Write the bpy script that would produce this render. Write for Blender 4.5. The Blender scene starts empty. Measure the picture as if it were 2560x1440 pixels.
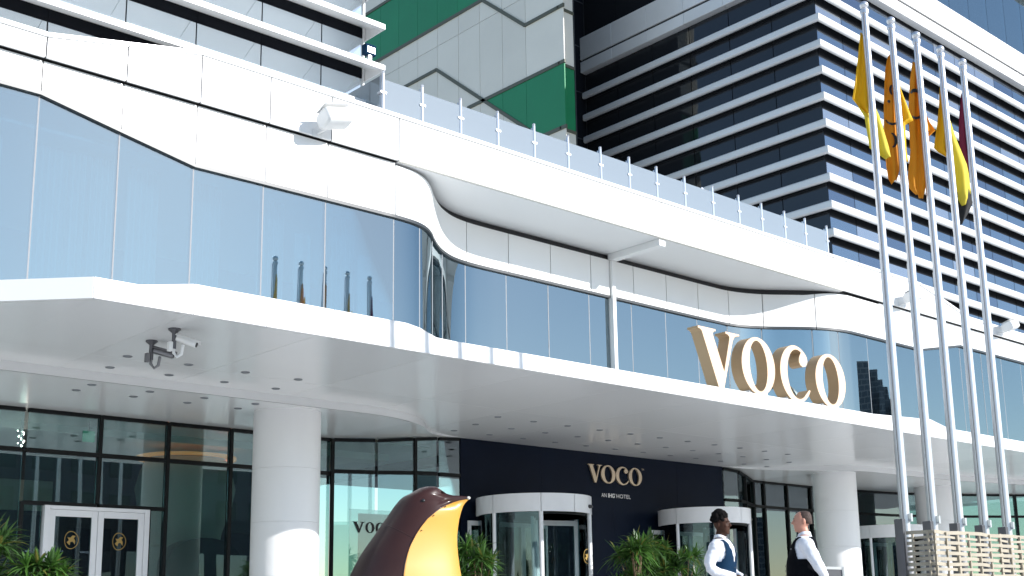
import bpy, bmesh, math, random
from math import sin, cos, pi, radians, sqrt
from mathutils import Vector, Matrix
random.seed(7)
SC = bpy.context.scene
COL = SC.collection
# ------------------------------------------------------------------ camera
YAW, PIT, ROL = radians(42.09319), radians(11.602836), radians(-0.878645)
FPX, EYE = 3030.467, 0.65
_f = Vector((sin(YAW)*cos(PIT), cos(YAW)*cos(PIT), sin(PIT)))
_r = Vector((cos(YAW), -sin(YAW), 0))
_u = _r.cross(_f)
CR = _r*cos(ROL) + _u*sin(ROL)
CU = -_r*sin(ROL) + _u*cos(ROL)
cam = bpy.data.cameras.new('camera')
cam.sensor_width = 36
cam.lens = FPX/2560*36
cam.shift_y = 197.5/2560
cam.clip_end = 3000
co = bpy.data.objects.new('camera', cam)
co.matrix_world = Matrix((( CR.x, CU.x, -_f.x, 0), (CR.y, CU.y, -_f.y, 0), (CR.z, CU.z, -_f.z, EYE), (0, 0, 0, 1)))
COL.objects.link(co)
SC.camera = co
# ------------------------------------------------------------------ daylight
SUN_AZ, SUN_EL = radians(24), radians(25.3)      # azimuth from -Y towards +X
sd = Vector((sin(SUN_AZ)*cos(SUN_EL), -cos(SUN_AZ)*cos(SUN_EL), sin(SUN_EL)))
w = bpy.data.worlds.new('World')
SC.world = w
w.use_nodes = True
nt = w.node_tree
sky = nt.nodes.new('ShaderNodeTexSky')
sky.sky_type = 'NISHITA'
sky.sun_disc = False
sky.sun_elevation = SUN_EL
sky.sun_rotation = math.atan2(sd.x, sd.y)
sky.dust_density = 0.22
sky.ozone_density = 1.3
sky.altitude = 20
nt.links.new(sky.outputs[0], nt.nodes['Background'].inputs[0])
nt.nodes['Background'].inputs[1].default_value = 0.13
sl = bpy.data.lights.new('sun', 'SUN')
sl.energy = 4.6
sl.angle = radians(0.6)
sl.color = (1, 0.98, 0.955)
so = bpy.data.objects.new('sun', sl)
so.rotation_euler = sd.to_track_quat('Z', 'Y').to_euler()
so.location = (20, -20, 30)
COL.objects.link(so)
SC.view_settings.view_transform = 'Standard'
SC.view_settings.look = 'None'
SC.view_settings.gamma = 1
SC.view_settings.use_curve_mapping = False
SC.view_settings.exposure = 0.6
SC.cycles.max_bounces = 10
SC.cycles.transparent_max_bounces = 12
SC.cycles.sample_clamp_indirect = 6

# ------------------------------------------------------------------ materials
def pbr(name, col, rough=0.5, metal=0.0, var=0.06, scale=6.0, bump=0.0, bscale=None, spec=0.5, coat=0.0, trans=0.0, sheen=0.0, piece=0.0):
    m = bpy.data.materials.new(name)
    m.use_nodes = True
    n = m.node_tree.nodes
    L = m.node_tree.links
    b = n['Principled BSDF']
    b.inputs['Roughness'].default_value = rough
    b.inputs['Metallic'].default_value = metal
    b.inputs['Specular IOR Level'].default_value = spec
    b.inputs['Coat Weight'].default_value = coat
    b.inputs['Coat Roughness'].default_value = 0.12
    b.inputs['Sheen Weight'].default_value = sheen
    tc = n.new('ShaderNodeTexCoord')
    no = n.new('ShaderNodeTexNoise')
    no.inputs['Scale'].default_value = scale
    no.inputs['Detail'].default_value = 5
    L.new(tc.outputs['Object'], no.inputs['Vector'])
    mx = n.new('ShaderNodeMix')
    mx.data_type = 'RGBA'
    mx.inputs[6].default_value = (*[max(0, c*(1-var)) for c in col], 1)
    mx.inputs[7].default_value = (*[min(1, c*(1+var)) for c in col], 1)
    L.new(no.outputs['Fac'], mx.inputs[0])
    if piece:            # every panel left the factory a shade apart
        oi = n.new('ShaderNodeObjectInfo')
        mr = n.new('ShaderNodeMapRange')
        mr.inputs['To Min'].default_value = 1-piece
        mr.inputs['To Max'].default_value = 1.0
        L.new(oi.outputs['Random'], mr.inputs['Value'])
        hs = n.new('ShaderNodeHueSaturation')
        L.new(mr.outputs[0], hs.inputs['Value'])
        L.new(mx.outputs[2], hs.inputs['Color'])
        L.new(hs.outputs[0], b.inputs['Base Color'])
    else:
        L.new(mx.outputs[2], b.inputs['Base Color'])
    if bump:
        n2 = n.new('ShaderNodeTexNoise')
        n2.inputs['Scale'].default_value = bscale or scale*4
        L.new(tc.outputs['Object'], n2.inputs['Vector'])
        bp = n.new('ShaderNodeBump')
        bp.inputs['Strength'].default_value = bump
        bp.inputs['Distance'].default_value = 0.02
        L.new(n2.outputs['Fac'], bp.inputs['Height'])
        L.new(bp.outputs[0], b.inputs['Normal'])
    return m

def glass(name, tint, body, refl=0.3, through=0.0, ttint=(0.6, 0.75, 0.72), rough=0.01, wave=0.05, ior=1.6, wscale=0.45):
    """coated glazing: fresnel-weighted reflection over a dark body and/or a tinted clear layer"""
    m = bpy.data.materials.new(name)
    m.use_nodes = True
    n = m.node_tree.nodes
    L = m.node_tree.links
    n.remove(n['Principled BSDF'])
    out = n['Material Output']
    gl = n.new('ShaderNodeBsdfGlossy')
    gl.inputs['Color'].default_value = (*tint, 1)
    gl.inputs['Roughness'].default_value = rough
    df = n.new('ShaderNodeBsdfDiffuse')
    df.inputs['Color'].default_value = (*body, 1)
    base = df
    if through > 0:
        tr = n.new('ShaderNodeBsdfTransparent')
        tr.inputs['Color'].default_value = (*ttint, 1)
        mt = n.new('ShaderNodeMixShader')
        mt.inputs[0].default_value = through
        L.new(df.outputs[0], mt.inputs[1])
        L.new(tr.outputs[0], mt.inputs[2])
        base = mt
    fr = n.new('ShaderNodeFresnel')
    fr.inputs['IOR'].default_value = ior
    mp = n.new('ShaderNodeMapRange')
    mp.inputs['To Min'].default_value = refl
    mp.inputs['To Max'].default_value = 1.0
    L.new(fr.outputs[0], mp.inputs['Value'])
    mx = n.new('ShaderNodeMixShader')
    L.new(mp.outputs[0], mx.inputs[0])
    L.new(base.outputs[0], mx.inputs[1])
    L.new(gl.outputs[0], mx.inputs[2])
    L.new(mx.outputs[0], out.inputs['Surface'])
    if wave:
        tc = n.new('ShaderNodeTexCoord')
        no = n.new('ShaderNodeTexNoise')
        no.inputs['Scale'].default_value = wscale
        no.inputs['Detail'].default_value = 1
        L.new(tc.outputs['Object'], no.inputs['Vector'])
        bp = n.new('ShaderNodeBump')
        bp.inputs['Strength'].default_value = wave
        bp.inputs['Distance'].default_value = 0.1
        L.new(no.outputs['Fac'], bp.inputs['Height'])
        L.new(bp.outputs[0], gl.inputs['Normal'])
    return m

def translucent(m, share=0.35):
    """thin cloth lets some of the sun through"""
    n = m.node_tree.nodes
    L = m.node_tree.links
    b = n['Principled BSDF']
    t = n.new('ShaderNodeBsdfTranslucent')
    src = b.inputs['Base Color'].links[0].from_socket
    L.new(src, t.inputs['Color'])
    mx = n.new('ShaderNodeMixShader')
    mx.inputs[0].default_value = share
    L.new(b.outputs[0], mx.inputs[1])
    L.new(t.outputs[0], mx.inputs[2])
    L.new(mx.outputs[0], n['Material Output'].inputs['Surface'])

def emit(name, col, s):
    m = bpy.data.materials.new(name)
    m.use_nodes = True
    b = m.node_tree.nodes['Principled BSDF']
    b.inputs['Base Color'].default_value = (*col, 1)
    b.inputs['Emission Color'].default_value = (*col, 1)
    b.inputs['Emission Strength'].default_value = s
    return m

M = dict(
    panel=pbr('white_cladding', (0.80, 0.80, 0.79), 0.32, var=0.02, scale=0.9, coat=0.15, piece=0.05),
    soffit=pbr('soffit_cladding', (0.74, 0.745, 0.745), 0.2, var=0.03, scale=0.5, spec=0.6, piece=0.06),
    ceil=pbr('inner_ceiling', (0.7, 0.7, 0.69), 0.6),
    gap=pbr('joint_shadow_gap', (0.02, 0.021, 0.023), 0.6),
    trim=pbr('dark_window_trim', (0.035, 0.04, 0.045), 0.4),
    bframe=pbr('black_glazing_frame', (0.007, 0.0085, 0.009), 0.5, spec=0.2),
    wframe=pbr('white_door_frame', (0.82, 0.82, 0.84), 0.3, var=0.03),
    navy=pbr('navy_stone_wall', (0.004, 0.0085, 0.021), 0.5, var=0.3, scale=1.2, spec=0.1),
    cream=pbr('cream_letter_face', (0.72, 0.51, 0.35), 0.42, var=0.04),
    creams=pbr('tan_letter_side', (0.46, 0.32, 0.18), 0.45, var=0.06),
    champ=pbr('champagne_metal', (0.55, 0.44, 0.32), 0.35, 0.6, var=0.1),
    steel=pbr('brushed_steel', (0.70, 0.71, 0.74), 0.3, 0.75, var=0.02, scale=2),
    dsteel=pbr('dark_steel', (0.12, 0.12, 0.13), 0.4, 0.6),
    silver=pbr('silver_louvre', (0.78, 0.79, 0.79), 0.4, 0.15, var=0.06, scale=1.5, piece=0.1),
    green=pbr('green_cladding', (0.006, 0.24, 0.09), 0.4, var=0.12, scale=0.6, piece=0.1),
    greyp=pbr('grey_cladding', (0.82, 0.795, 0.71), 0.5, var=0.07, scale=0.5, piece=0.09),
    olive=pbr('olive_trim', (0.10, 0.105, 0.075), 0.5),
    column=pbr('column_cladding', (0.84, 0.84, 0.84), 0.38, var=0.03, scale=0.7),
    body=pbr('building_core', (0.06, 0.062, 0.065), 0.8),
    carp=pbr('lobby_dark_wall', (0.15, 0.145, 0.165), 0.7, var=0.3, scale=0.7),
    floor=pbr('lobby_floor', (0.45, 0.44, 0.43), 0.25),
    plaster=pbr('pale_plaster', (0.58, 0.57, 0.52), 0.6),
    black=pbr('black_lacquer', (0.008, 0.009, 0.011), 0.3),
    paving=pbr('sand_paving', (0.60, 0.595, 0.58), 0.7, var=0.1, scale=2.5, bump=0.2),
    farground=pbr('far_sandy_ground', (0.22, 0.21, 0.19), 0.9, var=0.2, scale=0.1),
    asphalt=pbr('asphalt', (0.05, 0.05, 0.052), 0.85, var=0.2, scale=8, bump=0.3),
    strip=pbr('black_strip', (0.009, 0.0105, 0.014), 0.6, spec=0.05),  # darkness under slabs and louvres put into colour; also the dark glass strip
    joint=pbr('grey_silicone_joint', (0.2, 0.215, 0.23), 0.6),
    midfar=pbr('grey_far_facade', (0.13, 0.13, 0.145), 0.7, var=0.35, scale=0.08),
    city=pbr('far_city', (0.16, 0.19, 0.22), 0.7, var=0.3, scale=0.05),
    opp=pbr('dark_far_facade', (0.06, 0.06, 0.075), 0.6, var=0.4, scale=0.1),
    brown=pbr('brown_lacquered_resin', (0.036, 0.0115, 0.0075), 0.4, var=0.35, scale=2.2, coat=0.12, bump=0.03, bscale=7),
    yellow=pbr('yellow_lacquered_resin', (0.56, 0.285, 0.04), 0.42, var=0.06, scale=2, coat=0.15),
    pot=pbr('grey_planter', (0.3, 0.3, 0.3), 0.6, bump=0.1),
    leaf=pbr('strap_leaf', (0.062, 0.15, 0.026), 0.38, var=0.45, scale=3.0),
    leafy=pbr('yellowing_strap_leaf', (0.17, 0.17, 0.035), 0.5, var=0.3, scale=4),
    leafd=pbr('dark_strap_leaf', (0.038, 0.09, 0.022), 0.42, var=0.45, scale=3.0),
    stem=pbr('plant_stem', (0.16, 0.11, 0.06), 0.8),
    wood=pbr('weathered_woven_slat', (0.36, 0.315, 0.24), 0.65, var=0.22, scale=5, bump=0.15, bscale=40),
    skin_d=pbr('deep_brown_skin', (0.05, 0.021, 0.012), 0.6, var=0.12, scale=9, spec=0.2),
    skin_l=pbr('light_skin', (0.50, 0.24, 0.165), 0.5, var=0.1, scale=9),
    hair=pbr('black_hair', (0.006, 0.005, 0.005), 0.8, spec=0.08, bump=0.8, bscale=60),
    hairb=pbr('short_brown_hair', (0.05, 0.028, 0.02), 0.7, bump=0.5, bscale=80),
    shirt=pbr('white_cotton', (0.74, 0.75, 0.80), 0.85, var=0.05, scale=12, bump=0.9, bscale=11, sheen=0.2),
    vest_b=pbr('blue_waistcoat', (0.007, 0.026, 0.058), 0.85, spec=0.08, var=0.15, scale=15, bump=0.15, bscale=60),
    vest_k=pbr('black_waistcoat', (0.0035, 0.004, 0.006), 0.85, spec=0.08, var=0.2, scale=15, bump=0.15, bscale=60),
    trous=pbr('blue_trousers', (0.03, 0.07, 0.15), 0.8, var=0.1, scale=14),
    fy=pbr('yellow_flag_cloth', (0.86, 0.55, 0.008), 0.7, var=0.08, scale=6, bump=0.1),
    fo=pbr('orange_flag_cloth', (0.80, 0.36, 0.012), 0.7, var=0.08, scale=6, bump=0.1),
    fl=pbr('lime_and_lit_flag_cloth', (0.78, 0.66, 0.06), 0.7, var=0.08, scale=6),  # lime cloth; on the nearest flag its paleness is light put into colour
    fm=pbr('maroon_flag_cloth', (0.26, 0.02, 0.06), 0.7, var=0.1, scale=6),
    ink=pbr('black_print', (0.01, 0.01, 0.01), 0.8),
    gold=pbr('gold_emblem', (0.36, 0.235, 0.06), 0.4, 0.1),
    lamp_w=pbr('white_lamp_housing', (0.74, 0.74, 0.73), 0.45, var=0.03),
    rope=pbr('gunmetal', (0.2, 0.2, 0.21), 0.3, 0.8),
    plum=pbr('plum_lobby_panel', (0.055, 0.045, 0.07), 0.5, var=0.3),
    curtain=pbr('pale_curtain', (0.7, 0.72, 0.72), 0.8),
    bead=pbr('white_print', (0.8, 0.8, 0.8), 0.6),
    g_blue=glass('coated_blue_glass', (0.565, 0.665, 0.705), (0.03, 0.05, 0.07), refl=0.40, through=0.85, ttint=(0.5, 0.72, 0.8), wave=0.04),
    g_wing=glass('pale_mirror_glass', (0.88, 0.95, 1.0), (0.30, 0.38, 0.46), refl=0.62, wave=0.05),
    g_tower=glass('tower_glass', (0.56, 0.63, 0.72), (0.02, 0.03, 0.045), refl=0.42, wave=0.05),
    g_tower2=glass('tower_glass_dim', (0.45, 0.54, 0.68), (0.03, 0.035, 0.045), refl=0.34, wave=0.07),
    g_tower3=glass('tower_glass_blinds', (0.6, 0.68, 0.8), (0.16, 0.17, 0.18), refl=0.42, wave=0.05),
    g_dark=glass('shaded_tower_glass', (0.35, 0.38, 0.4), (0.018, 0.02, 0.024), refl=0.10, wave=0.14, ior=1.3),  # same tower glass, its dim side's darkness put into colour and reflection
    g_clear=glass('clear_lobby_glass', (0.70, 0.80, 0.84), (0.02, 0.05, 0.05), refl=0.13, through=0.95, ttint=(0.70, 0.87, 0.84), wave=0.03),
    g_door=glass('door_glass', (0.7, 0.8, 0.85), (0.02, 0.03, 0.035), refl=0.04, through=0.96, ttint=(0.62, 0.74, 0.74), wave=0.02),
    g_rail=glass('pale_blue_rail_glass', (0.8, 0.9, 1.0), (0.50, 0.56, 0.60), refl=0.08, through=0.55, ttint=(0.75, 0.85, 0.92), wave=0.0),
    e_warm=emit('warm_cove_light', (1.0, 0.36, 0.10), 0.35),
    e_spark=emit('chandelier_bulb', (1.0, 0.95, 0.85), 14.0),
    e_exit=emit('green_exit_panel', (0.02, 0.28, 0.17), 0.35),
)

_m = M['city'].node_tree
_bk = _m.nodes.new('ShaderNodeTexBrick')
_bk.inputs['Scale'].default_value = 0.22
_bk.inputs['Mortar Size'].default_value = 0.03
_bk.inputs['Color1'].default_value = (0.05, 0.075, 0.1, 1)
_bk.inputs['Color2'].default_value = (0.1, 0.13, 0.16, 1)
_bk.inputs['Mortar'].default_value = (0.22, 0.24, 0.26, 1)
_tc = _m.nodes.new('ShaderNodeTexCoord')
_sx = _m.nodes.new('ShaderNodeSeparateXYZ')
_ad = _m.nodes.new('ShaderNodeMath')
_cx = _m.nodes.new('ShaderNodeCombineXYZ')
_m.links.new(_tc.outputs['Object'], _sx.inputs[0])
_m.links.new(_sx.outputs[0], _ad.inputs[0])
_m.links.new(_sx.outputs[1], _ad.inputs[1])
_m.links.new(_ad.outputs[0], _cx.inputs[0])
_m.links.new(_sx.outputs[2], _cx.inputs[1])
_m.links.new(_cx.outputs[0], _bk.inputs['Vector'])
_m.links.new(_bk.outputs['Color'], _m.nodes['Principled BSDF'].inputs['Base Color'])
for k in ('fy', 'fo', 'fl', 'fm', 'leaf', 'leafd', 'leafy'):
    translucent(M[k], 0.4 if k[0] == 'f' else 0.25)

# ------------------------------------------------------------------ mesh helpers
class MB:
    def __init__(s):
        s.v = []
        s.f = []
    def add(s, vs, fs):
        o = len(s.v)
        s.v += [tuple(p) for p in vs]
        s.f += [tuple(i+o for i in f) for f in fs]
        return s
    def box(s, x0, x1, y0, y1, z0, z1):
        vs = [(x, y, z) for z in (z0, z1) for y in (y0, y1) for x in (x0, x1)]
        return s.add(vs, [(0, 2, 3, 1), (4, 5, 7, 6), (0, 1, 5, 4), (2, 6, 7, 3), (0, 4, 6, 2), (1, 3, 7, 5)])
    def prism(s, poly, axis, a, b):
        """extrude a 2-D outline between a and b along axis ('y': outline is x,z; 'z': x,y; 'x': y,z)"""
        mk = {'y': lambda p, t: (p[0], t, p[1]), 'z': lambda p, t: (p[0], p[1], t), 'x': lambda p, t: (t, p[0], p[1])}[axis]
        n = len(poly)
        vs = [mk(p, a) for p in poly] + [mk(p, b) for p in poly]
        fs = [tuple(range(n)), tuple(range(2*n-1, n-1, -1))] + [(i, n+i, n+(i+1) % n, (i+1) % n) for i in range(n)]
        return s.add(vs, fs)
    def tube(s, pts, rad, n=10, cap=True):
        pts = [Vector(p) for p in pts]
        if not hasattr(rad, '__len__'):
            rad = [rad]*len(pts)
        vs = []
        for i, p in enumerate(pts):
            d = (pts[min(i+1, len(pts)-1)] - pts[max(i-1, 0)]).normalized()
            a = d.cross(Vector((0.31, 0.52, 0.79)) if abs(d.z) > 0.9 else Vector((0, 0, 1))).normalized()
            b = d.cross(a)
            vs += [p + (a*cos(2*pi*k/n) + b*sin(2*pi*k/n))*rad[i] for k in range(n)]
        fs = [(i*n+k, i*n+(k+1) % n, (i+1)*n+(k+1) % n, (i+1)*n+k) for i in range(len(pts)-1) for k in range(n)]
        if cap:
            fs += [tuple(range(n-1, -1, -1)), tuple((len(pts)-1)*n+k for k in range(n))]
        return s.add(vs, fs)
    def lathe(s, prof, cx, cy, n=32, cap=True, a0=0, a1=2*pi):
        full = abs(a1-a0-2*pi) < 1e-6
        m = n if full else n+1
        vs = [(cx+r*cos(a0+(a1-a0)*k/n), cy+r*sin(a0+(a1-a0)*k/n), z) for r, z in prof for k in range(m)]
        fs = []
        for i in range(len(prof)-1):
            for k in range(n):
                k2 = (k+1) % m
                fs.append((i*m+k, i*m+k2, (i+1)*m+k2, (i+1)*m+k))
        if cap and full:
            fs += [tuple(range(n-1, -1, -1)), tuple((len(prof)-1)*m+k for k in range(n))]
        return s.add(vs, fs)
    def ellipsoid(s, c, r, n=16, m=10):
        vs = [(c[0]+r[0]*sin(pi*i/m)*cos(2*pi*k/n), c[1]+r[1]*sin(pi*i/m)*sin(2*pi*k/n), c[2]-r[2]*cos(pi*i/m)) for i in range(m+1) for k in range(n)]
        fs = [(i*n+k, i*n+(k+1) % n, (i+1)*n+(k+1) % n, (i+1)*n+k) for i in range(m) for k in range(n)]
        return s.add(vs, fs)
    def band(s, path, zb, zt, t):
        """upright slab following a plan path; zb / zt per point or constant; thickness t to the back (away from -Y side)"""
        n = len(path)
        zb = zb if hasattr(zb, '__len__') else [zb]*n
        zt = zt if hasattr(zt, '__len__') else [zt]*n
        vs = []
        for i, p in enumerate(path):
            a, b = path[max(i-1, 0)], path[min(i+1, n-1)]
            dx, dy = b[0]-a[0], b[1]-a[1]
            l = sqrt(dx*dx+dy*dy)
            nx, ny = -dy/l*t, dx/l*t
            vs += [(p[0], p[1], zb[i]), (p[0], p[1], zt[i]), (p[0]+nx, p[1]+ny, zt[i]), (p[0]+nx, p[1]+ny, zb[i])]
        fs = [(4*i+k, 4*i+(k+1) % 4, 4*i+4+(k+1) % 4, 4*i+4+k) for i in range(n-1) for k in range(4)]
        fs += [(3, 2, 1, 0), tuple(4*n-4+k for k in range(4))]
        return s.add(vs, fs)
    def xform(s, mat):
        s.v = [tuple(mat @ Vector(p)) for p in s.v]
        return s

def mesh_of(name, mb, mat, smooth=False):
    me = bpy.data.meshes.new(name)
    me.from_pydata(mb.v, [], mb.f)
    me.update()
    bm = bmesh.new()
    bm.from_mesh(me)
    bmesh.ops.recalc_face_normals(bm, faces=bm.faces)
    bm.to_mesh(me)
    bm.free()
    for m in (mat if isinstance(mat, (list, tuple)) else [mat]):
        me.materials.append(m)
    if smooth:
        me.polygons.foreach_set('use_smooth', [True]*len(me.polygons))
        try:
            me.set_sharp_from_angle(angle=radians(smooth if smooth > 1 else 40))
        except Exception:
            pass
    return me

def obj(name, mb, mat, parent=None, smooth=False, bevel=0.0):
    me = mb if isinstance(mb, bpy.types.Mesh) else mesh_of(name, mb, mat, smooth)
    o = bpy.data.objects.new(name, me)
    COL.objects.link(o)
    if parent is not None:
        o.parent = parent
        # parts are modelled in world coordinates; only a thing's own root carries a location
        o.matrix_parent_inverse = Matrix.Translation(-parent.location) if parent.parent is None else Matrix.Identity(4)
    if bevel:
        b = o.modifiers.new('edge', 'BEVEL')
        b.width = bevel
        b.segments = 2
        b.limit_method = 'ANGLE'
    return o

def thing(name, label, cat, loc=(0, 0, 0), group=None):
    o = bpy.data.objects.new(name, None)
    COL.objects.link(o)
    o.location = loc
    o.empty_display_size = 0.2
    return tag(o, label, cat, group)

def tag(o, label, cat, group=None):
    o['label'] = label
    o['category'] = cat
    if group:
        o['group'] = group
    return o

def structure(name, mb, mat):
    o = obj(name, mb, mat)
    o['kind'] = 'structure'
    return o

def duplicate(root, loc, label=None):
    """copy of a thing with its parts and sub-parts (mesh data shared)"""
    r = root.copy()
    COL.objects.link(r)
    d = Vector(loc) - root.location
    r.location = loc
    if label:
        r['label'] = label
    def rec(src, dst):
        for ch in list(src.children):
            c = ch.copy()
            COL.objects.link(c)
            c.parent = dst
            rec(ch, c)
    rec(root, r)
    return r

def lerp_profile(pts):
    def f(x):
        if x <= pts[0][0]:
            return pts[0][1]
        for (a, b), (c, d) in zip(pts, pts[1:]):
            if x <= c:
                return b+(d-b)*(x-a)/(c-a)
        return pts[-1][1]
    return f

def smooth_path(pts, per=6):
    out = []
    for i in range(len(pts)-1):
        p0, p1, p2, p3 = pts[max(i-1, 0)], pts[i], pts[i+1], pts[min(i+2, len(pts)-1)]
        for k in range(per):
            t = k/per
            out.append(tuple(0.5*(2*p1[j]+(p2[j]-p0[j])*t+(2*p0[j]-5*p1[j]+4*p2[j]-p3[j])*t*t+(3*p1[j]-p0[j]-3*p2[j]+p3[j])*t**3) for j in (0, 1)))
    out.append(pts[-1])
    return out

def cut_path(path, x0, x1):
    """part of an x-monotonic plan path between two x values"""
    def at(x):
        for (a, b), (c, d) in zip(path, path[1:]):
            if a <= x <= c:
                return (x, b+(d-b)*(x-a)/(c-a) if c > a else b)
        return (x, path[0][1] if x < path[0][0] else path[-1][1])
    return [at(x0)] + [p for p in path if x0+0.02 < p[0] < x1-0.02] + [at(x1)]
# ================================================================== SETTING: ground, far blocks
structure('ground', MB().box(-900, 900, -900, 900, -0.3, -0.04), M['farground'])
structure('pavement', MB().box(-40, 75, -14.0, 45, -0.04, 0.0), M['paving'])
structure('road', MB().box(-200, 260, -38, -15.0, -0.04, -0.036), M['asphalt'])

# ================================================================== PODIUM
YF = 15.9                      # plane of the white cladding
YL = 16.0                      # lower row of cladding and forward glass
YR = 17.4                      # recessed glass
podium = thing('hotel_podium', 'white panelled hotel podium with a wavy band of blue glass above the entrance canopy', 'building', (22, 16, 0))
G = 0.011
z_par = lerp_profile([(-10, 8.73), (5.73, 8.73), (8.1, 9.2), (29.1, 9.2), (31.57, 8.66), (60, 8.5)])
z_low = lerp_profile([(-10, 7.9), (5.7, 7.9), (8.06, 7.41), (29.05, 7.41), (31.18, 7.81), (60, 7.81)])
joints_l = [-3.9, -2.7, -1.5, -0.3, 0.9, 2.1, 3.3, 4.5, 5.72, 6.9, 8.08, 9.28, 10.44, 11.82]
joints_r = [25.0, 27.1, 29.08, 31.2, 33.0, 35.0, 37.0, 39.0, 41.0, 43.0, 45.0]
upper = [(a, b) for a, b in zip(joints_l, joints_l[1:])] + [(11.82, 18.66), (18.66, 25.0)] + list(zip(joints_r, joints_r[1:]))
ZS = 8.36
for a, b in upper:
    xs = [a+G] + [k for k in (5.73, 8.1, 29.1, 31.57) if a+0.1 < k < b-0.1] + [b-G]
    poly = [(a+G, ZS), (b-G, ZS)] + [(x, z_par(x)-0.066) for x in reversed(xs)]
    obj('upper_panel', MB().prism(poly, 'y', YF, YF+0.045), M['panel'], podium, bevel=0.006)
    top = [(x, z_par(x)-0.068) for x in [a+0.004]+xs[1:-1]+[b-0.004]]
    cp = top + [(x, z+0.07) for x, z in reversed(top)]
    obj('coping', MB().prism(cp, 'y', YF-0.03, YF+0.24), M['panel'], podium, bevel=0.006)
# backing behind the joints and the shadow slot
obj('wall_core', MB().prism([(-4, 8.376), (46, 8.376), (46, 8.4), (31.6, 8.55), (29.1, 9.08), (8.1, 9.08), (5.7, 8.6), (-4, 8.6)], 'y', YF+0.05, YF+0.2), M['gap'], podium)

# plan path of the lower band: forward, S-curve in, recessed, S-curve out
path = smooth_path([(-4, YL), (4, YL), (9, YL), (10.8, YL), (11.5, YL), (11.85, YL), (12.3, YL+0.05), (12.62, YL+0.17), (12.9, YL+0.37), (13.14, YL+0.6), (13.45, YL+0.87), (13.74, YL+1.08), (14.12, YL+1.27),
                    (14.55, YL+1.37), (15.1, YR), (16, YR), (19, YR), (22, YR), (22.7, YR-0.03), (23.25, YR-0.17), (23.75, YR-0.42), (24.2, YR-0.74), (24.65, YR-1.05),
                    (25.1, YL+0.13), (25.6, YL+0.02), (26.3, YL), (30, YL), (36, YL), (45, YL)], 5)
lower_j = joints_l + [14.55] + [15.67, 16.84, 18.03, 18.62] + [18.73, 19.38, 20.48, 21.6, 22.7, 23.62, 24.72, 27.1, 29.08, 31.2, 33.0, 35.0, 37.0, 39.0, 41.0, 43.0, 45.0]
for a, b in zip(lower_j, lower_j[1:]):
    if a == 18.62:
        continue
    p = cut_path(path, a+G, b-G)
    if a < 5.7 < b or 5.7 <= a < 8 or 29 <= a < 31.2:
        p = [p[0], p[-1]]
    deep = 11.7 < a < 25.2
    zt = [8.342 - (0.035+0.10*min(1, max(0, (q[1]-YL-0.03)/0.4)) if deep else 0) for q in p]
    obj('lower_panel', MB().band(p, [z_low(q[0]) for q in p], zt, 0.045), M['panel'], podium, smooth=60)
    tp = [(q[0], q[1]-0.002) for q in p]
    tp[0] = (tp[0][0]-G, tp[0][1]); tp[-1] = (tp[-1][0]+G, tp[-1][1])
    obj('window_trim', MB().band(tp, [z_low(q[0])-0.055 for q in tp], [z_low(q[0])-0.003 for q in tp], 0.12), M['trim'], podium, smooth=60)
gp = [(x, y+0.10) for x, y in path]
obj('shadow_gap', MB().band(gp, [z_low(q[0])+0.05 for q in gp], 8.366, 0.06), M['gap'], podium)
# overhanging soffit over the recess, the beam and the fin at the movement joint
sp = [q for q in path if 11.83 < q[0] < 25.4]
obj('overhang_soffit', MB().prism([(11.83, YF+0.055), (25.4, YF+0.055)] + [(x, y+0.2) for x, y in reversed(sp)], 'z', 8.347, 8.372), M['panel'], podium)
obj('parapet_lip', MB().box(11.83, 25.4, YF-0.004, YF+0.05, 8.353, 8.359), M['greyp'], podium)
obj('soffit_beam', MB().box(18.62, 18.82, YF+0.06, YR+0.05, 8.20, 8.346), M['panel'], podium, bevel=0.008)
obj('joint_fin', MB().box(18.625, 18.725, YR-0.07, YR+0.1, 5.0, 8.19), M['panel'], podium, bevel=0.006)

# first-floor glazing
gpath = [(x, y+0.05) for x, y in path]
glass_j = joints_l + [12.45, 13.1, 13.75, 14.55, 15.64, 16.8, 18.0, 18.62, 18.73, 19.33, 20.47, 21.58, 22.67, 23.6, 24.65, 25.32, 26.5, 27.7, 28.9, 30.1, 31.2, 32.4, 33.6, 34.8, 36.0, 38.0, 40.0, 42.0, 44.0]
for a, b in zip(glass_j, glass_j[1:]):
    if a == 18.62:
        continue
    p = cut_path(gpath, a+0.012, b-0.012)
    if not 11.8 < a < 14.6 and not 22.6 < a < 25.6:
        p = [p[0], p[-1]]
        kn = [k for k in (5.7, 8.06, 29.05, 31.18) if a+0.05 < k < b-0.05]
        if kn:
            p = [p[0]] + [cut_path(gpath, k, k+0.5)[0] for k in kn] + [p[-1]]
    if len(p) == 2:      # no pane sits perfectly true
        p = [(p[0][0], p[0][1]+random.uniform(0, 0.006)), (p[1][0], p[1][1]+random.uniform(0, 0.006))]
    obj('window_pane', MB().band(p, 4.9, [z_low(q[0])-0.03 for q in p], 0.02), M['g_blue'], podium, smooth=60)
for x in glass_j[1:-1]:
    if x in (18.62, 18.73):
        continue
    q = cut_path(gpath, x, x+1)[0]
    obj('mullion', MB().box(x-0.0115, x+0.0115, q[1]+0.002, q[1]+0.09, 4.9, z_low(x)-0.06), M['joint'], podium)
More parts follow.
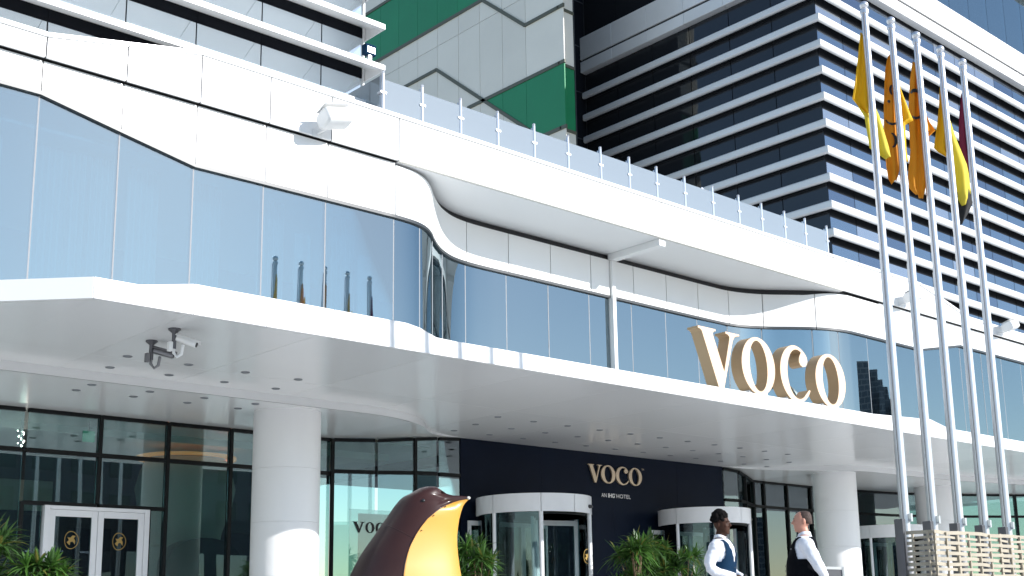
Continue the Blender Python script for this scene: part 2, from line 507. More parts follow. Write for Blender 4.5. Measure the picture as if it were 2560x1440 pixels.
# room behind the glass
obj('room_back_wall', MB().box(-4, 46, 21.0, 21.2, 4.85, 9.0), M['carp'], podium)
obj('room_ceiling', MB().prism([(x, y+0.3) for x, y in path] + [(45, 21), (-4, 21)], 'z', 7.45, 7.5), M['ceil'], podium)
obj('terrace_slab', MB().prism([(-4, YF+0.24), (46, YF+0.24), (46, 60), (-4, 60)], 'z', 8.37, 8.5), M['paving'], podium)
obj('room_floor', MB().prism([(x, y+0.3) for x, y in path] + [(45, 21), (-4, 21)], 'z', 4.86, 4.9), M['ceil'], podium)
random.seed(3)
for x0, x1, z0, z1 in ((14.75, 15.2, 6.65, 7.05), (15.32, 15.55, 5.0, 7.0), (15.85, 16.4, 6.7, 7.05), (16.55, 16.75, 6.6, 7.0), (17.0, 17.4, 6.65, 7.02), (17.62, 17.85, 5.0, 6.95),
                       (18.95, 19.12, 5.6, 7.0), (19.5, 20.35, 6.0, 7.05), (20.6, 21.4, 5.0, 6.95), (21.75, 22.4, 5.0, 7.0), (10.1, 10.4, 5.0, 6.85), (11.35, 11.6, 5.0, 6.7), (26.7, 27.1, 5.0, 6.8), (29.2, 29.6, 5.0, 6.9)):
    y = cut_path(path, x0, x1)[0][1]+0.42
    obj('pale_panel', MB().box(x0, x1, y, y+0.03, z0, z1), M['curtain'], podium)  # added pale panels standing in for the light rectangles in the glass
for a in (4.4, 4.95, 5.9, 6.35, 6.6, 7.3, 8.35, 9.5, 10.9, 24.9, 25.6, 27.9, 30.4, 31.6):
    pts = [(a+0.045*k, 16.55+0.05*(k % 2)) for k in range(12)]
    obj('curtain', MB().band(pts, 4.95, 7.35, 0.02), M['curtain'], podium)

# ================================================================== ENTRANCE CANOPY
canopy = thing('entrance_canopy', 'long white entrance canopy with a slim fascia, a glossy soffit and a stepped inner ceiling', 'canopy', (20, 15, 0))
ZC = 4.81
YC = 15.05
f_top = lerp_profile([(6.2, 5.10), (6.86, 5.10), (7.66, 5.25), (11.35, 5.25), (11.62, 5.21), (11.95, 5.10), (12.3, 5.09), (25.5, 5.13), (27.46, 5.25), (28.35, 5.10), (50, 5.10)])
fj = [6.23, 7.66, 8.82, 9.98, 11.35, 12.6, 14.6, 16.6, 18.65, 20.7, 22.8, 24.9, 27.0, 29.0, 31.0, 33.0, 35.0, 38.0, 41.0, 44.0]
for a, b in zip(fj, fj[1:]):
    xs = [a+0.004] + [k for k in (6.86, 11.48, 11.62, 11.8, 11.95, 12.3, 27.46, 28.35) if a+0.03 < k < b-0.03] + [b-0.004]
    obj('fascia_panel', MB().prism([(a+0.004, ZC), (b-0.004, ZC)] + [(x, f_top(x)) for x in reversed(xs)], 'y', YC, YC+0.06), M['panel'], canopy, bevel=0.006)
ch = [(-8, 16.9), (2.0, 16.9), (4.5, 16.85), (6.222, YC+0.008)]
obj('fascia_panel', MB().band(ch[2:], ZC, 5.10, 0.06), M['panel'], canopy)
obj('fascia_panel', MB().band(ch[:3], ZC, 5.10, 0.06), M['panel'], canopy)
obj('canopy_deck', MB().prism([(-8, 17.0), (4.5, 16.95), (6.25, YC+0.07), (44, YC+0.07), (44, 23), (-8, 23)], 'z', 4.84, 5.06), M['panel'], canopy)
def soffit_y(x):
    return 16.98 if x <= 4.5 else (YC+0.065 if x >= 6.25 else 16.98+(YC+0.065-16.98)*(x-4.5)/1.75)
sx = [-8, -5.5, -3.2, -0.9, 1.4, 3.7, 4.5, 6.25, 7.6, 9.7, 12.0, 14.3, 16.6, 18.9, 21.2, 23.5, 25.8, 28.1, 30.4, 32.7, 35.0, 38.0, 41.0, 44.0]
for a, b in zip(sx, sx[1:]):
    e = 0.004 if a not in (3.7, 4.5, 6.25) else 0.0006
    for y0, y1 in ((None, 18.4), (18.4, 22.6)):
        ya = soffit_y(a) if y0 is None else y0+e
        yb = soffit_y(b) if y0 is None else y0+e
        obj('soffit_panel', MB().prism([(a+e, ya), (b-e, yb), (b-e, y1-e), (a+e, y1-e)], 'z', ZC, ZC+0.02), M['soffit'], canopy)
# stepped-down inner ceilings, left and right of the entrance
ZI = 4.65
pl = smooth_path([(-8, 19.65), (0, 19.65), (8, 19.65), (13.2, 19.65), (14.4, 19.72), (15.2, 20.0), (15.9, 20.5), (16.5, 21.1), (17.0, 21.55), (17.6, 21.85), (18.3, 21.95)], 6)
pr = smooth_path([(28.0, 21.95), (28.7, 21.75), (29.3, 21.35), (29.8, 20.85), (30.3, 20.2), (30.9, 19.65), (31.8, 19.4), (33.5, 19.35), (36.5, 19.1), (39.5, 18.5), (44, 17.6)], 6)
def zdrop(x):
    # the step dies out towards the dark entrance wall
    if x < 20:
        return ZI if x < 15.2 else ZI + (ZC-0.004-ZI)*min(1, (x-15.2)/2.9)
    return ZI if x > 30.6 else ZI + (ZC-0.004-ZI)*min(1, (30.6-x)/2.4)
for P, nm in ((pl, 0), (pr, 1)):
    obj('step_face', MB().band(P, [zdrop(q[0]) for q in P], ZC+0.01, 0.03), M['soffit'], canopy, smooth=60)
    vs, fs = [], []
    for x, y in P:
        vs += [(x, y+0.002, zdrop(x)), (x, 25.0, zdrop(x))]
    fs = [(2*i, 2*i+1, 2*i+3, 2*i+2) for i in range(len(P)-1)]
    mb = MB().add(vs, fs)
    obj('inner_ceiling', mb, M['soffit'], canopy, smooth=60)
DL = [(8.13, 18.16, 4.81), (8.28, 19.16, 4.81), (9.19, 18.16, 4.81), (9.34, 19.16, 4.81), (10.25, 18.16, 4.81), (10.4, 19.16, 4.81), (11.3, 18.16, 4.81), (11.45, 19.16, 4.81), (16.87, 19.15, 4.81), (17.91, 19.15, 4.81), (18.95, 19.15, 4.81), (19.99, 19.15, 4.81), (21.03, 19.15, 4.81), (22.07, 19.15, 4.81), (23.11, 19.15, 4.81), (24.15, 19.15, 4.81), (25.19, 19.15, 4.81), (26.23, 19.15, 4.81), (27.27, 19.15, 4.81), (17.14, 20.2, 4.81), (18.2, 20.2, 4.81), (19.26, 20.2, 4.81), (20.32, 20.2, 4.81), (21.38, 20.2, 4.81), (22.44, 20.2, 4.81), (23.5, 20.2, 4.81), (24.56, 20.2, 4.81), (25.62, 20.2, 4.81), (26.68, 20.2, 4.81), (27.74, 20.2, 4.81), (28.8, 20.2, 4.81), (17.34, 21.2, 4.81), (18.41, 21.2, 4.81), (19.48, 21.2, 4.81), (20.55, 21.2, 4.81), (21.62, 21.2, 4.81), (22.69, 21.2, 4.81), (23.76, 21.2, 4.81), (24.83, 21.2, 4.81), (25.9, 21.2, 4.81), (26.97, 21.2, 4.81), (28.04, 21.2, 4.81), (29.11, 21.2, 4.81), (8.34, 20.0, 4.65), (8.33, 20.64, 4.65), (9.4, 20.0, 4.65), (9.39, 20.64, 4.65), (10.46, 20.0, 4.65), (10.45, 20.64, 4.65), (11.52, 20.0, 4.65), (11.51, 20.64, 4.65)]
dme = mesh_of('downlight', MB().lathe([(0.0, -0.004), (0.062, -0.004), (0.062, -0.012), (0.075, -0.012), (0.078, 0.002)], 0, 0, 14, cap=False), M['joint'], 40)
for x, y, z in DL:
    o = bpy.data.objects.new('downlight', dme)
    COL.objects.link(o)
    o.location = (x, y, z)
    o.parent = canopy
    o.matrix_parent_inverse = Matrix.Translation(-canopy.location)

# ================================================================== COLUMNS
def column(x, y, r, label, ztop):
    t = thing('column', label, 'column', (x, y, 0), 'round white columns under the canopy')
    zz = [0, 0.45, 1.45, 2.47, 3.5, ztop+0.02]
    for i, (a, b) in enumerate(zip(zz, zz[1:])):
        rr = r
        obj('drum', MB().lathe([(rr-0.005, a+0.001), (rr, a+0.006), (rr, b-0.006), (rr-0.005, b-0.001)], x, y, 56), M['column'], t, smooth=25)
    return t
column(12.55, 20.53, 0.657, 'large round white column left of the bird statue, sunlit low on its right side', ZI)
column(31.15, 20.3, 0.63, 'round white column behind the standing man in the black waistcoat', ZI)
column(37.7, 20.7, 0.66, 'round pale column seen between the lower ends of the flagpoles', ZI)
column(31.85, 23.5, 0.5, 'slim beige column inside the glazing right of the second revolving door', 4.64)

# ================================================================== GROUND-FLOOR GLAZING
def glazing(name, label, segs, loc):
    """segs: list of (x0,y0,x1,y1,zt0,zt1, heights of transoms, posts) drawn with black bars and clear panes"""
    t = thing(name, label, 'glass wall', loc)
    for (x0, y0, x1, y1, z0, z1, trs, post) in segs:
        l = sqrt((x1-x0)**2+(y1-y0)**2)
        dx, dy = (x1-x0)/l, (y1-y0)/l
        def bar(a, b, za0, za1, zb0, zb1, d0, d1, nm):
            vs = []
            for s_, zz0, zz1 in ((a, za0, za1), (b, zb0, zb1)):
                for d, z in ((d0, zz0), (d1, zz0), (d1, zz1), (d0, zz1)):
                    vs.append((x0+dx*s_-dy*d, y0+dy*s_+dx*d, z))
            return obj(nm, MB().add(vs, [(0, 1, 2, 3), (7, 6, 5, 4), (0, 4, 5, 1), (1, 5, 6, 2), (2, 6, 7, 3), (3, 7, 4, 0)]), M['bframe'] if nm != 'glass_pane' else M['g_clear'], t)
        if post:
            bar(-0.035, 0.035, 0, z0-0.02, 0, z0-0.02, -0.07, 0.06, 'mullion')
        bar(0.036, l-0.036, z0-0.075, z0-0.004, z1-0.075, z1-0.004, -0.05, 0.05, 'head_rail')
        zs = [0.0]+list(trs)
        for a, b in zip(zs, zs[1:]+[None]):
            if a > 0:
                bar(0.036, l-0.036, a-0.04, a+0.04, a-0.04, a+0.04, -0.06, 0.05, 'transom')
            lo = a+0.04 if a > 0 else 0.0
            bar(0.036, l-0.036, lo, (b-0.04) if b else z0-0.075, lo, (b-0.04) if b else z1-0.075, -0.006, 0.006, 'glass_pane')
    return t
YG = 22.95
ztr = 3.85
gl = glazing('lobby_glass_wall', 'black framed lobby glass wall with a white double door behind the left plants', [
    (-3.0, YG, -1.5, YG, ZI, ZI, (2.87, ztr), True), (-1.5, YG, 0.6, YG, ZI, ZI, (2.87, ztr), True), (0.6, YG, 2.2, YG, ZI, ZI, (2.87, ztr), True), (2.2, YG, 3.8, YG, ZI, ZI, (2.87, ztr), True), (3.8, YG, 5.35, YG, ZI, ZI, (2.87, ztr), True), (5.35, YG, 6.85, YG, ZI, ZI, (ztr,), True), (6.85, YG, 8.34, YG, ZI, ZI, (ztr,), True),
    (8.34, YG, 8.76, YG, 2.90, 2.90, (), True), (10.86, YG, 11.22, YG, 2.90, 2.90, (), True),
    (11.22, YG, 12.65, YG, ZI, ZI, (ztr,), True), (12.65, YG, 14.0, YG, ZI, ZI, (ztr,), True), (14.0, YG, 15.19, YG, ZI, ZI, (ztr,), True)], (11, YG, 0))
for a, b in ((8.34, 9.79), (9.79, 11.22)):
    obj('glass_pane', MB().box(a+0.036, b-0.036, YG-0.006, YG+0.006, ztr+0.04, ZI-0.075), M['g_clear'], gl)
    obj('glass_pane', MB().box(a+0.036, b-0.036, YG-0.006, YG+0.006, 2.9, ztr-0.04), M['g_clear'], gl)
    obj('transom', MB().box(a+0.036, b-0.036, YG-0.06, YG+0.05, ztr-0.04, ztr+0.04), M['bframe'], gl)
    obj('head_rail', MB().box(a+0.036, b-0.036, YG-0.05, YG+0.05, ZI-0.075, ZI-0.004), M['bframe'], gl)
    obj('transom', MB().box(a+0.036, b-0.036, YG-0.061, YG+0.051, 2.83, 2.899), M['bframe'], gl)
obj('mullion', MB().box(9.755, 9.825, YG-0.07, YG+0.06, 2.9, ZI-0.02), M['bframe'], gl)
# white double door
def emblem(parent, cx, y, cz, r, name='emblem'):
    n = 28
    mb = MB()
    ring = [(cx+r*0.82*cos(2*pi*k/n)*(1+0.03*cos(6*pi*k/n)), cz+r*sin(2*pi*k/n)*(1+0.03*cos(6*pi*k/n))) for k in range(n)]
    inner = [(cx+(x-cx)*0.91, cz+(z-cz)*0.92) for x, z in ring]
    vs = [(x, y, z) for x, z in ring]+[(x, y, z) for x, z in inner]
    mb.add(vs, [(k, (k+1) % n, n+(k+1) % n, n+k) for k in range(n)])
    bird = [(-0.5, -0.25), (-0.15, -0.55), (-0.1, -0.2), (0.15, -0.15), (0.4, -0.45), (0.42, -0.05), (0.25, 0.2), (0.45, 0.45), (0.1, 0.5), (-0.1, 0.25), (-0.45, 0.3), (-0.25, 0.0)]
    mb.add([(cx+a*r*1.05, y, cz+b*r*1.05) for a, b in bird], [tuple(range(len(bird)))])
    return obj(name, mb, M['gold'], parent)
obj('door_frame', MB().box(8.76, 8.86, YG-0.1, YG+0.06, 0, 2.83).box(10.76, 10.86, YG-0.1, YG+0.06, 0, 2.83).box(8.861, 10.759, YG-0.1, YG+0.06, 2.76, 2.83), M['wframe'], gl, bevel=0.005)
for a, b in ((8.865, 9.805), (9.815, 10.755)):
    d = obj('door_leaf', MB().box(a, a+0.115, YG-0.07, YG-0.02, 0.02, 2.755).box(b-0.115, b, YG-0.07, YG-0.02, 0.02, 2.755).box(a+0.1151, b-0.1151, YG-0.07, YG-0.02, 2.63, 2.755).box(a+0.1151, b-0.1151, YG-0.07, YG-0.02, 0.02, 0.2), M['wframe'], gl, bevel=0.004)
    obj('door_glass', MB().box(a+0.115, b-0.115, YG-0.05, YG-0.04, 0.2, 2.63), M['g_door'], d)
    emblem(d, (a+b)/2-0.02, YG-0.054, 2.19, 0.17)
    hx = b-0.055 if a < 9 else a+0.055
    obj('handle', MB().tube([(hx, YG-0.075, 0.8), (hx, YG-0.13, 0.8), (hx, YG-0.13, 1.3), (hx, YG-0.075, 1.3)], 0.014, 8), M['steel'], d)
# curved bay between the left glazing and the navy wall
cv = [(15.19, YG-0.05, ZI), (16.15, 22.55, 4.67), (16.92, 22.12, 4.72), (17.5, 22.0, 4.765), (18.17, 21.99, 4.8)]
gb = glazing('glass_bay', 'curved glass bay between the round column and the dark entrance wall', [(cv[i][0], cv[i][1], cv[i+1][0], cv[i+1][1], cv[i][2], cv[i+1][2], (3.9,), i in (0, 2)) for i in range(4)], (17, 22, 0))
# right-hand glazing
cr = [(28.06, 22.02, 4.79), (28.7, 21.95, 4.74), (29.3, 22.2, 4.69), (30.5, 22.8, ZI), (31.1, 22.85, ZI), (32.3, 22.85, ZI), (33.6, 22.85, ZI), (36.0, 22.7, ZI), (38.3, 22.35, ZI), (40.4, 21.5, ZI), (42.5, 20.3, ZI), (45.0, 18.6, ZI)]
gr = glazing('right_glass_wall', 'black framed glass wall right of the dark entrance wall behind the columns', [(cr[i][0], cr[i][1], cr[i+1][0], cr[i+1][1], cr[i][2], cr[i+1][2], (ztr,), i not in (0, 1)) for i in range(len(cr)-1)], (34, 22.6, 0))

# navy entrance wall
ew = thing('entrance_wall', 'dark navy wall behind the two white revolving doors', 'wall', (23, 22, 0))
for a, b in ((18.19, 20.8), (20.8, 23.4), (23.4, 26.0), (26.0, 28.04)):
    obj('wall_panel', MB().box(a+0.002, b-0.002, 22.0, 22.3, 0, ZC-0.003), M['navy'], ew)

# lobby inside
lob = MB().box(-6, 46, 31.0, 31.2, 0, 4.8)
obj('wall_core', MB().box(-6, 18.0, 28.4, 28.6, 0, 4.8).box(28.2, 46, 27.5, 27.7, 0, 4.8), M['carp'], podium)
obj('lobby_floor', MB().box(-6, 46, 23.05, 28.4, 0.001, 0.012), M['floor'], podium)
obj('lobby_ceiling', MB().box(-6, 18.1, 23.05, 28.4, 4.67, 4.7).box(28.2, 46, 23.0, 27.5, 4.67, 4.7), M['ceil'], podium)
for k in range(9):
    x = 6.3+1.32*k
    if 8.6 < x < 9.4:
        continue
    obj('lobby_panel', MB().box(x, x+0.9-0.2*(k % 2), 28.3, 28.385, 0.3, 3.1-0.25*(k % 3)), M['plum' if k % 2 else 'plaster'] if k % 4 == 2 else M['plum'], podium, bevel=0.01)
obj('ceiling_step', MB().box(-6, 18.0, 24.6, 25.2, 4.5, 4.669), M['ceil'], podium)
obj('wall_band', MB().box(-6, 11.0, 28.3, 28.38, 3.2, 3.9), M['plaster'], podium)
urn = thing('interior_pillar', 'pale rounded pillar glowing orange at its top behind the lobby glass', 'pillar', (13.0, 25.6, 0))
obj('shaft', MB().lathe([(0.85, 0), (0.88, 1.9), (0.95, 2.15), (1.0, 2.25), (0.8, 2.33), (0.84, 2.6), (1.05, 3.2), (1.12, 3.6), (1.02, 4.0), (0.9, 4.25)], 13.0, 25.6, 40), M['plaster'], urn, smooth=50)
obj('cove_light', MB().lathe([(0.92, 4.27), (1.12, 4.27), (1.12, 4.33), (0.92, 4.33)], 13.0, 25.6, 40, cap=False), M['e_warm'], urn)
desk = thing('host_desk', 'black desk with a rounded arch back inside the lobby left of the column', 'desk', (12.72, 24.0, 0))
ar = [(11.85, 0), (13.6, 0)] + [(12.725+0.875*cos(pi*k/20), 1.75+0.65*sin(pi*k/20)**0.8) for k in range(21)]
obj('arch_panel', MB().prism(ar, 'y', 24.0, 24.5), M['black'], desk)
for i, x in enumerate((12.05, 12.5, 13.35)):
    t = thing('rope_post', ('slim steel rope post at the left end of the black arched desk', 'slim steel rope post before the middle of the black arched desk', 'slim steel rope post at the right end of the arched desk by the column')[i], 'post', (x, 23.5, 0), 'rope posts in the lobby')
    obj('post', MB().tube([(x, 23.5, 0.02), (x, 23.5, 1.28)], 0.022, 10), M['steel'], t)
    obj('base', MB().lathe([(0.15, 0.013), (0.15, 0.03), (0.03, 0.05)], x, 23.5, 18), M['steel'], t)
    obj('cap', MB().ellipsoid((x, 23.5, 1.3), (0.035, 0.035, 0.03)), M['steel'], t)
es = thing('exit_sign', 'green exit sign hanging inside the lobby glass above the double door', 'sign', (9.75, 23.6, 4.3))
obj('sign_panel', MB().box(9.72, 9.96, 23.6, 23.64, 4.2, 4.42), M['e_exit'], es)
obj('hanger', MB().tube([(9.84, 23.62, 4.42), (9.84, 23.62, 4.665)], 0.012, 8), M['dsteel'], es)
random.seed(5)
for cx, n_, lab in ((8.75, 14, 'sparkling crystal lamp under the lobby ceiling above the double door'), (7.75, 10, 'sparkling crystal lamp at the far left of the lobby')):
    t = thing('crystal_lamp', lab, 'lamp', (cx, 24.3, 4.6))
    obj('stem', MB().tube([(cx, 24.3, 4.3), (cx, 24.3, 4.665)], 0.015, 8), M['steel'], t)
    mb = MB()
    for k in range(n_):
        mb.ellipsoid((cx+random.uniform(-0.06, 0.06), 24.3+random.uniform(-0.05, 0.05), 4.08+0.36*k/n_), (0.013, 0.013, 0.013), 6, 4)
    o = obj('bulbs', mb, M['e_spark'], t)
    o['kind'] = 'stuff'
# ================================================================== BACKGROUND BUILDINGS
# --- left wing with sun-shade slabs
wing = thing('upper_wing', 'pale mirrored upper wing with long white sunshade slabs rising behind the left parapet', 'building', (5, 17.2, 8.5))
WX, WY = 11.97, 17.23
wj = [-3.5, -2.3, -1.1, 0.1, 1.32, 2.54, 3.76, 4.98, 6.19, 7.41, 8.63, 9.85, 11.07, WX]
for k in range(-2, 6):
    zb = 10.34+0.8*k
    for a, b in zip(wj, wj[1:]+[None]):
        if b is None:
            break
        e = 12.0 if b == WX else b-0.004
        obj('sunshade_slab', MB().prism([(16.6, zb), (16.6, zb+0.10), (WY-0.01, zb+0.34), (WY-0.01, zb+0.25)], 'x', a+0.004, e), M['panel'], wing, bevel=0.004)
        obj('shade_strip', MB().box(a+0.003, b-0.003, WY, WY+0.05, zb+0.05, zb+0.25), M['strip'], wing)  # shade of the recess under the slab, put in as a black strip
        obj('window_pane', MB().box(a+0.012, b-0.012, WY+0.012, WY+0.04, zb-0.445, zb+0.045), M['g_wing'], wing)
    obj('end_plate', MB().prism([(16.602, zb+0.002), (16.602, zb+0.098), (WY+0.2, zb+0.33), (WY+0.2, zb+0.002)], 'x', 12.001, 12.02), M['panel'], wing)
obj('wall_core', MB().box(-3.5, WX-0.02, WY+0.06, 24, 8.5, 15), M['body'], wing)
obj('corner_post', MB().box(WX-0.02, WX+0.015, WY-0.03, WY+0.03, 8.5, 15), M['lamp_w'], wing)

# --- glass balustrade on the terrace edge
bal = thing('glass_balustrade', 'pale glass terrace balustrade with slim steel posts running along the white parapet', 'railing', (18, 16.1, 9.2))
bx = [11.61, 12.47, 13.36, 14.27, 15.21, 16.13, 17.06, 17.92, 18.78, 19.7, 20.66, 21.6, 22.46, 23.36, 24.2, 25.12]
BY = 16.1
for a, b in zip(bx, bx[1:]):
    obj('glass_panel', MB().box(a+0.03, b-0.03, BY-0.006, BY+0.006, 9.21, 9.87), M['g_rail'], bal)
for x in bx:
    p = obj('post', MB().tube([(x, BY, 9.19), (x, BY, 9.97)], 0.03, 10).tube([(x, BY+0.07, 9.19), (x, BY+0.07, 9.95)], 0.014, 8), M['steel'], bal)
    obj('finial', MB().ellipsoid((x, BY, 9.995), (0.032, 0.032, 0.03), 10, 6), M['steel'], p)
    obj('clamp', MB().box(x-0.06, x+0.06, BY-0.028, BY+0.09, 9.6, 9.64), M['steel'], p)
    obj('foot', MB().box(x-0.07, x+0.07, BY-0.05, BY+0.11, 9.19, 9.23), M['steel'], p)
obj('glass_panel', MB().box(11.604, 11.616, BY+0.04, WY-0.05, 9.21, 9.96), M['g_rail'], bal)

# --- green and grey block
blk = thing('striped_block', 'grey panelled block with emerald green zigzag bands between the wing and the tower', 'building', (38, 44, 0))
GX, GY = 36.68, 37.0
NOTCH = [(36.68, 28.42), (39.3, 28.42), (42.4, 31.02)]
obj('wall_core', MB().box(GX+0.05, 37.6, GY+0.05, 62, 8, 40), M['body'], blk)
def ypoly(poly, mat, name, d=0.0):
    return obj(name, MB().prism(poly, 'x', GX-d, GX+0.046), M[mat], blk)
yj = [36.68, 37.6, 39.27, 40.95, 42.65, 44.32, 46.03, 47.72, 49.4, 51.1, 52.8, 54.5, 56.2, 58]
zj = [20.5, 25.7, 29.9, 31.03, 34.3, 38]
# grey cladding panels on the face that looks left
for a, b in zip(yj[0:1]+yj[2:], yj[2:]):
    for c, d in zip(zj, zj[1:]):
        if c == 31.03 and a >= 42.6:
            continue
        if c == 20.5 and b <= 41:
            continue
        obj('cladding_panel', MB().box(GX, GX+0.045, a+0.012, b-0.012, c+0.012, d-0.012), M['greyp'], blk)
# green panels: long band above z 31.03, triangle below z 25.6
for a, b in zip(yj[5:], yj[6:]):
    obj('green_panel', MB().box(GX-0.02, GX+0.03, a+0.008, b-0.008, 31.1, 34.22), M['green'], blk)
obj('green_panel', MB().prism([(42.5, 31.1), (44.312, 31.1), (44.312, 32.55), (44.312, 34.22), (46.3-0.0, 34.22)][:4] + [(44.0, 34.22), (42.5, 32.6)], 'x', GX-0.02, GX+0.03), M['green'], blk)
for a, b in ((36.68, 39.27), (39.27, 40.95), (40.95, 42.35)):
    def zlow2(y):
        return max(22.45, 25.72-(42.4-y)*0.83)
    ys = [a+0.008] + [k for k in (38.45,) if a < k < b] + [b-0.008]
    obj('green_panel', MB().prism([(y, zlow2(y)) for y in ys] + [(y, 25.55) for y in reversed(ys)], 'x', GX-0.02, GX+0.045), M['green'], blk)
obj('cladding_panel', MB().box(GX, GX+0.045, 36.7, 40.94, 15, 22.4), M['greyp'], blk)
for a, b in ((39.3, 40.94),):
    obj('cladding_panel', MB().prism([(38.5, 22.41), (40.94, 22.41), (40.94, 24.4)], 'x', GX, GX+0.045), M['greyp'], blk)
def strip(p, q, wd=0.085):
    dy, dz = q[0]-p[0], q[1]-p[1]
    l = sqrt(dy*dy+dz*dz)
    ny, nz = -dz/l*wd, dy/l*wd
    obj('trim_strip', MB().prism([(p[0]+ny, p[1]+nz), (q[0]+ny, q[1]+nz), (q[0]-ny, q[1]-nz), (p[0]-ny, p[1]-nz)], 'x', GX-0.06, GX+0.03), M['olive'], blk)
for p, q in (((36.62, 28.42), (39.3, 28.42)), ((39.3, 28.42), (42.4, 31.03)), ((42.4, 31.03), (58, 31.03)), ((44.0, 34.3), (58, 34.3)), ((36.62, 25.62), (43.6, 25.62)),
             ((38.4, 22.43), (46.1, 28.6)), ((46.1, 28.6), (58, 28.6)), ((36.62, 22.43), (38.4, 22.43))):
    strip(p, q)
# face that looks towards the street
for c, d, m in ((15, 22.4, 'greyp'), (22.5, 25.55, 'green'), (25.7, 28.35, 'greyp'), (28.5, 40, 'greyp')):
    obj('cladding_panel', MB().box(GX+0.05, 37.62, GY, GY+0.045, c, d), M[m], blk)
for z in (22.43, 25.62, 28.42):
    obj('trim_strip', MB().box(GX-0.06, 37.63, GY-0.05, GY+0.03, z-0.07, z+0.07), M['olive'], blk)
obj('corner_trim', MB().box(37.63, 37.7, GY-0.02, 40, 8, 40), M['trim'], blk)
obj('glass_strip', MB().box(37.7, 41.44, 40.0, 40.1, 8, 40), M['strip'], blk)
for z in (19, 21.5, 24, 26.5, 29, 31.5, 34):
    obj('glass_joint', MB().box(37.7, 41.44, 39.985, 40.0, z-0.03, z+0.03), M['trim'], blk)

# --- louvred tower
tow = thing('louvred_tower', 'dark glass office tower ringed by close white horizontal louvres behind the flagpoles', 'building', (41, 26, 0))
TX, TY = 41.1, 26.0
WXX, WYY = TX+0.36, TY+0.36
obj('wall_core', MB().box(WXX+0.08, 80, WYY+0.08, 45, 8, 45), M['body'], tow)
tj = [WYY, 28.6, 30.9, 33.2, 35.5, 37.8, 39.98]
fjx = [WXX, 43.4, 45.4, 47.4, 49.4, 51.4, 53.4, 55.4, 57.4, 59.4, 61.4, 63.4, 65.4, 68, 71, 74]
lz = [15.84+1.181*k-0.34 for k in range(-4, 10)]
for i, z in enumerate(lz):
    gapped = i == 4
    # louvre: aerofoil bar wrapping the corner
    prof = [(0.0, 0.05), (0.0, 0.28), (0.05, 0.335), (0.14, 0.34), (0.34, 0.26), (0.34, 0.2), (0.14, 0.0), (0.05, 0.0)]
    vs = []
    for (u, h) in prof:
        vs += [(TX+u, 39.9, z+h), (TX+u, TY+u, z+h), (76, TY+u, z+h)]
    n = len(prof)
    fs = []
    for k in range(n):
        k2 = (k+1) % n
        for s_ in (0, 1):
            fs.append((3*k+s_, 3*k2+s_, 3*k2+s_+1, 3*k+s_+1))
    fs += [tuple(3*k for k in range(n)), tuple(3*k+2 for k in range(n-1, -1, -1))]
    obj('louvre', MB().add(vs, fs), M['silver'], tow, smooth=35)
    z2 = z+1.181 if i < len(lz)-1 else 27.55
    for a, b in zip(tj, tj[1:]):
        obj('window_pane', MB().box(WXX, WXX+0.05, a+0.02, b-0.02, z+0.03, z2-0.02), M['g_dark'], tow)  # left face takes the darkened copy of the front glass
    for a, b in zip(fjx, fjx[1:]):
        obj('window_pane', MB().box(a+0.02, b-0.02, WYY, WYY+0.05, z+0.3, z2-0.235), M[random.choice(('g_tower', 'g_tower', 'g_tower', 'g_tower2', 'g_tower2', 'g_tower3'))], tow)
        obj('shade_strip', MB().box(a+0.02, b-0.02, WYY+0.004, WYY+0.05, z2-0.23, z2+0.29), M['strip'], tow)  # shade below the louvre, put in as a black strip
for a, b in zip(tj, tj[1:]):
    obj('band_panel', MB().box(TX, TX+0.5, (a if a > WYY else TY+0.51)+0.006, b-0.006, 27.55, 28.12), M['silver'], tow, bevel=0.02)
    obj('band_panel', MB().box(TX, TX+0.5, (a if a > WYY else TY+0.51)+0.006, b-0.006, 28.24, 29.45), M['silver'], tow, bevel=0.02)
    obj('window_pane', MB().box(WXX, WXX+0.05, a+0.02, b-0.02, 29.5, 33.2), M['g_dark'], tow)
for a, b in zip(fjx, fjx[1:]):
    a0 = TX if a == WXX else a+0.006
    obj('band_panel', MB().box(a0, b-0.006, TY, TY+0.5, 27.55, 28.12), M['panel'], tow, bevel=0.02)
    obj('band_panel', MB().box(a0, b-0.006, TY, TY+0.5, 28.24, 29.45), M['panel'], tow, bevel=0.02)
    obj('window_pane', MB().box(a+0.012, b-0.012, WYY, WYY+0.05, 29.5, 33.25), M['g_blue'], tow)
    obj('band_panel', MB().box(a0, b-0.006, TY, TY+0.5, 33.3, 34.6), M['panel'], tow, bevel=0.02)
obj('shadow_gap', MB().box(TX+0.08, 76, TY+0.08, TY+0.3, 28.1, 28.26).box(TX+0.08, TX+0.3, TY+0.31, 39.9, 28.1, 28.26), M['gap'], tow)

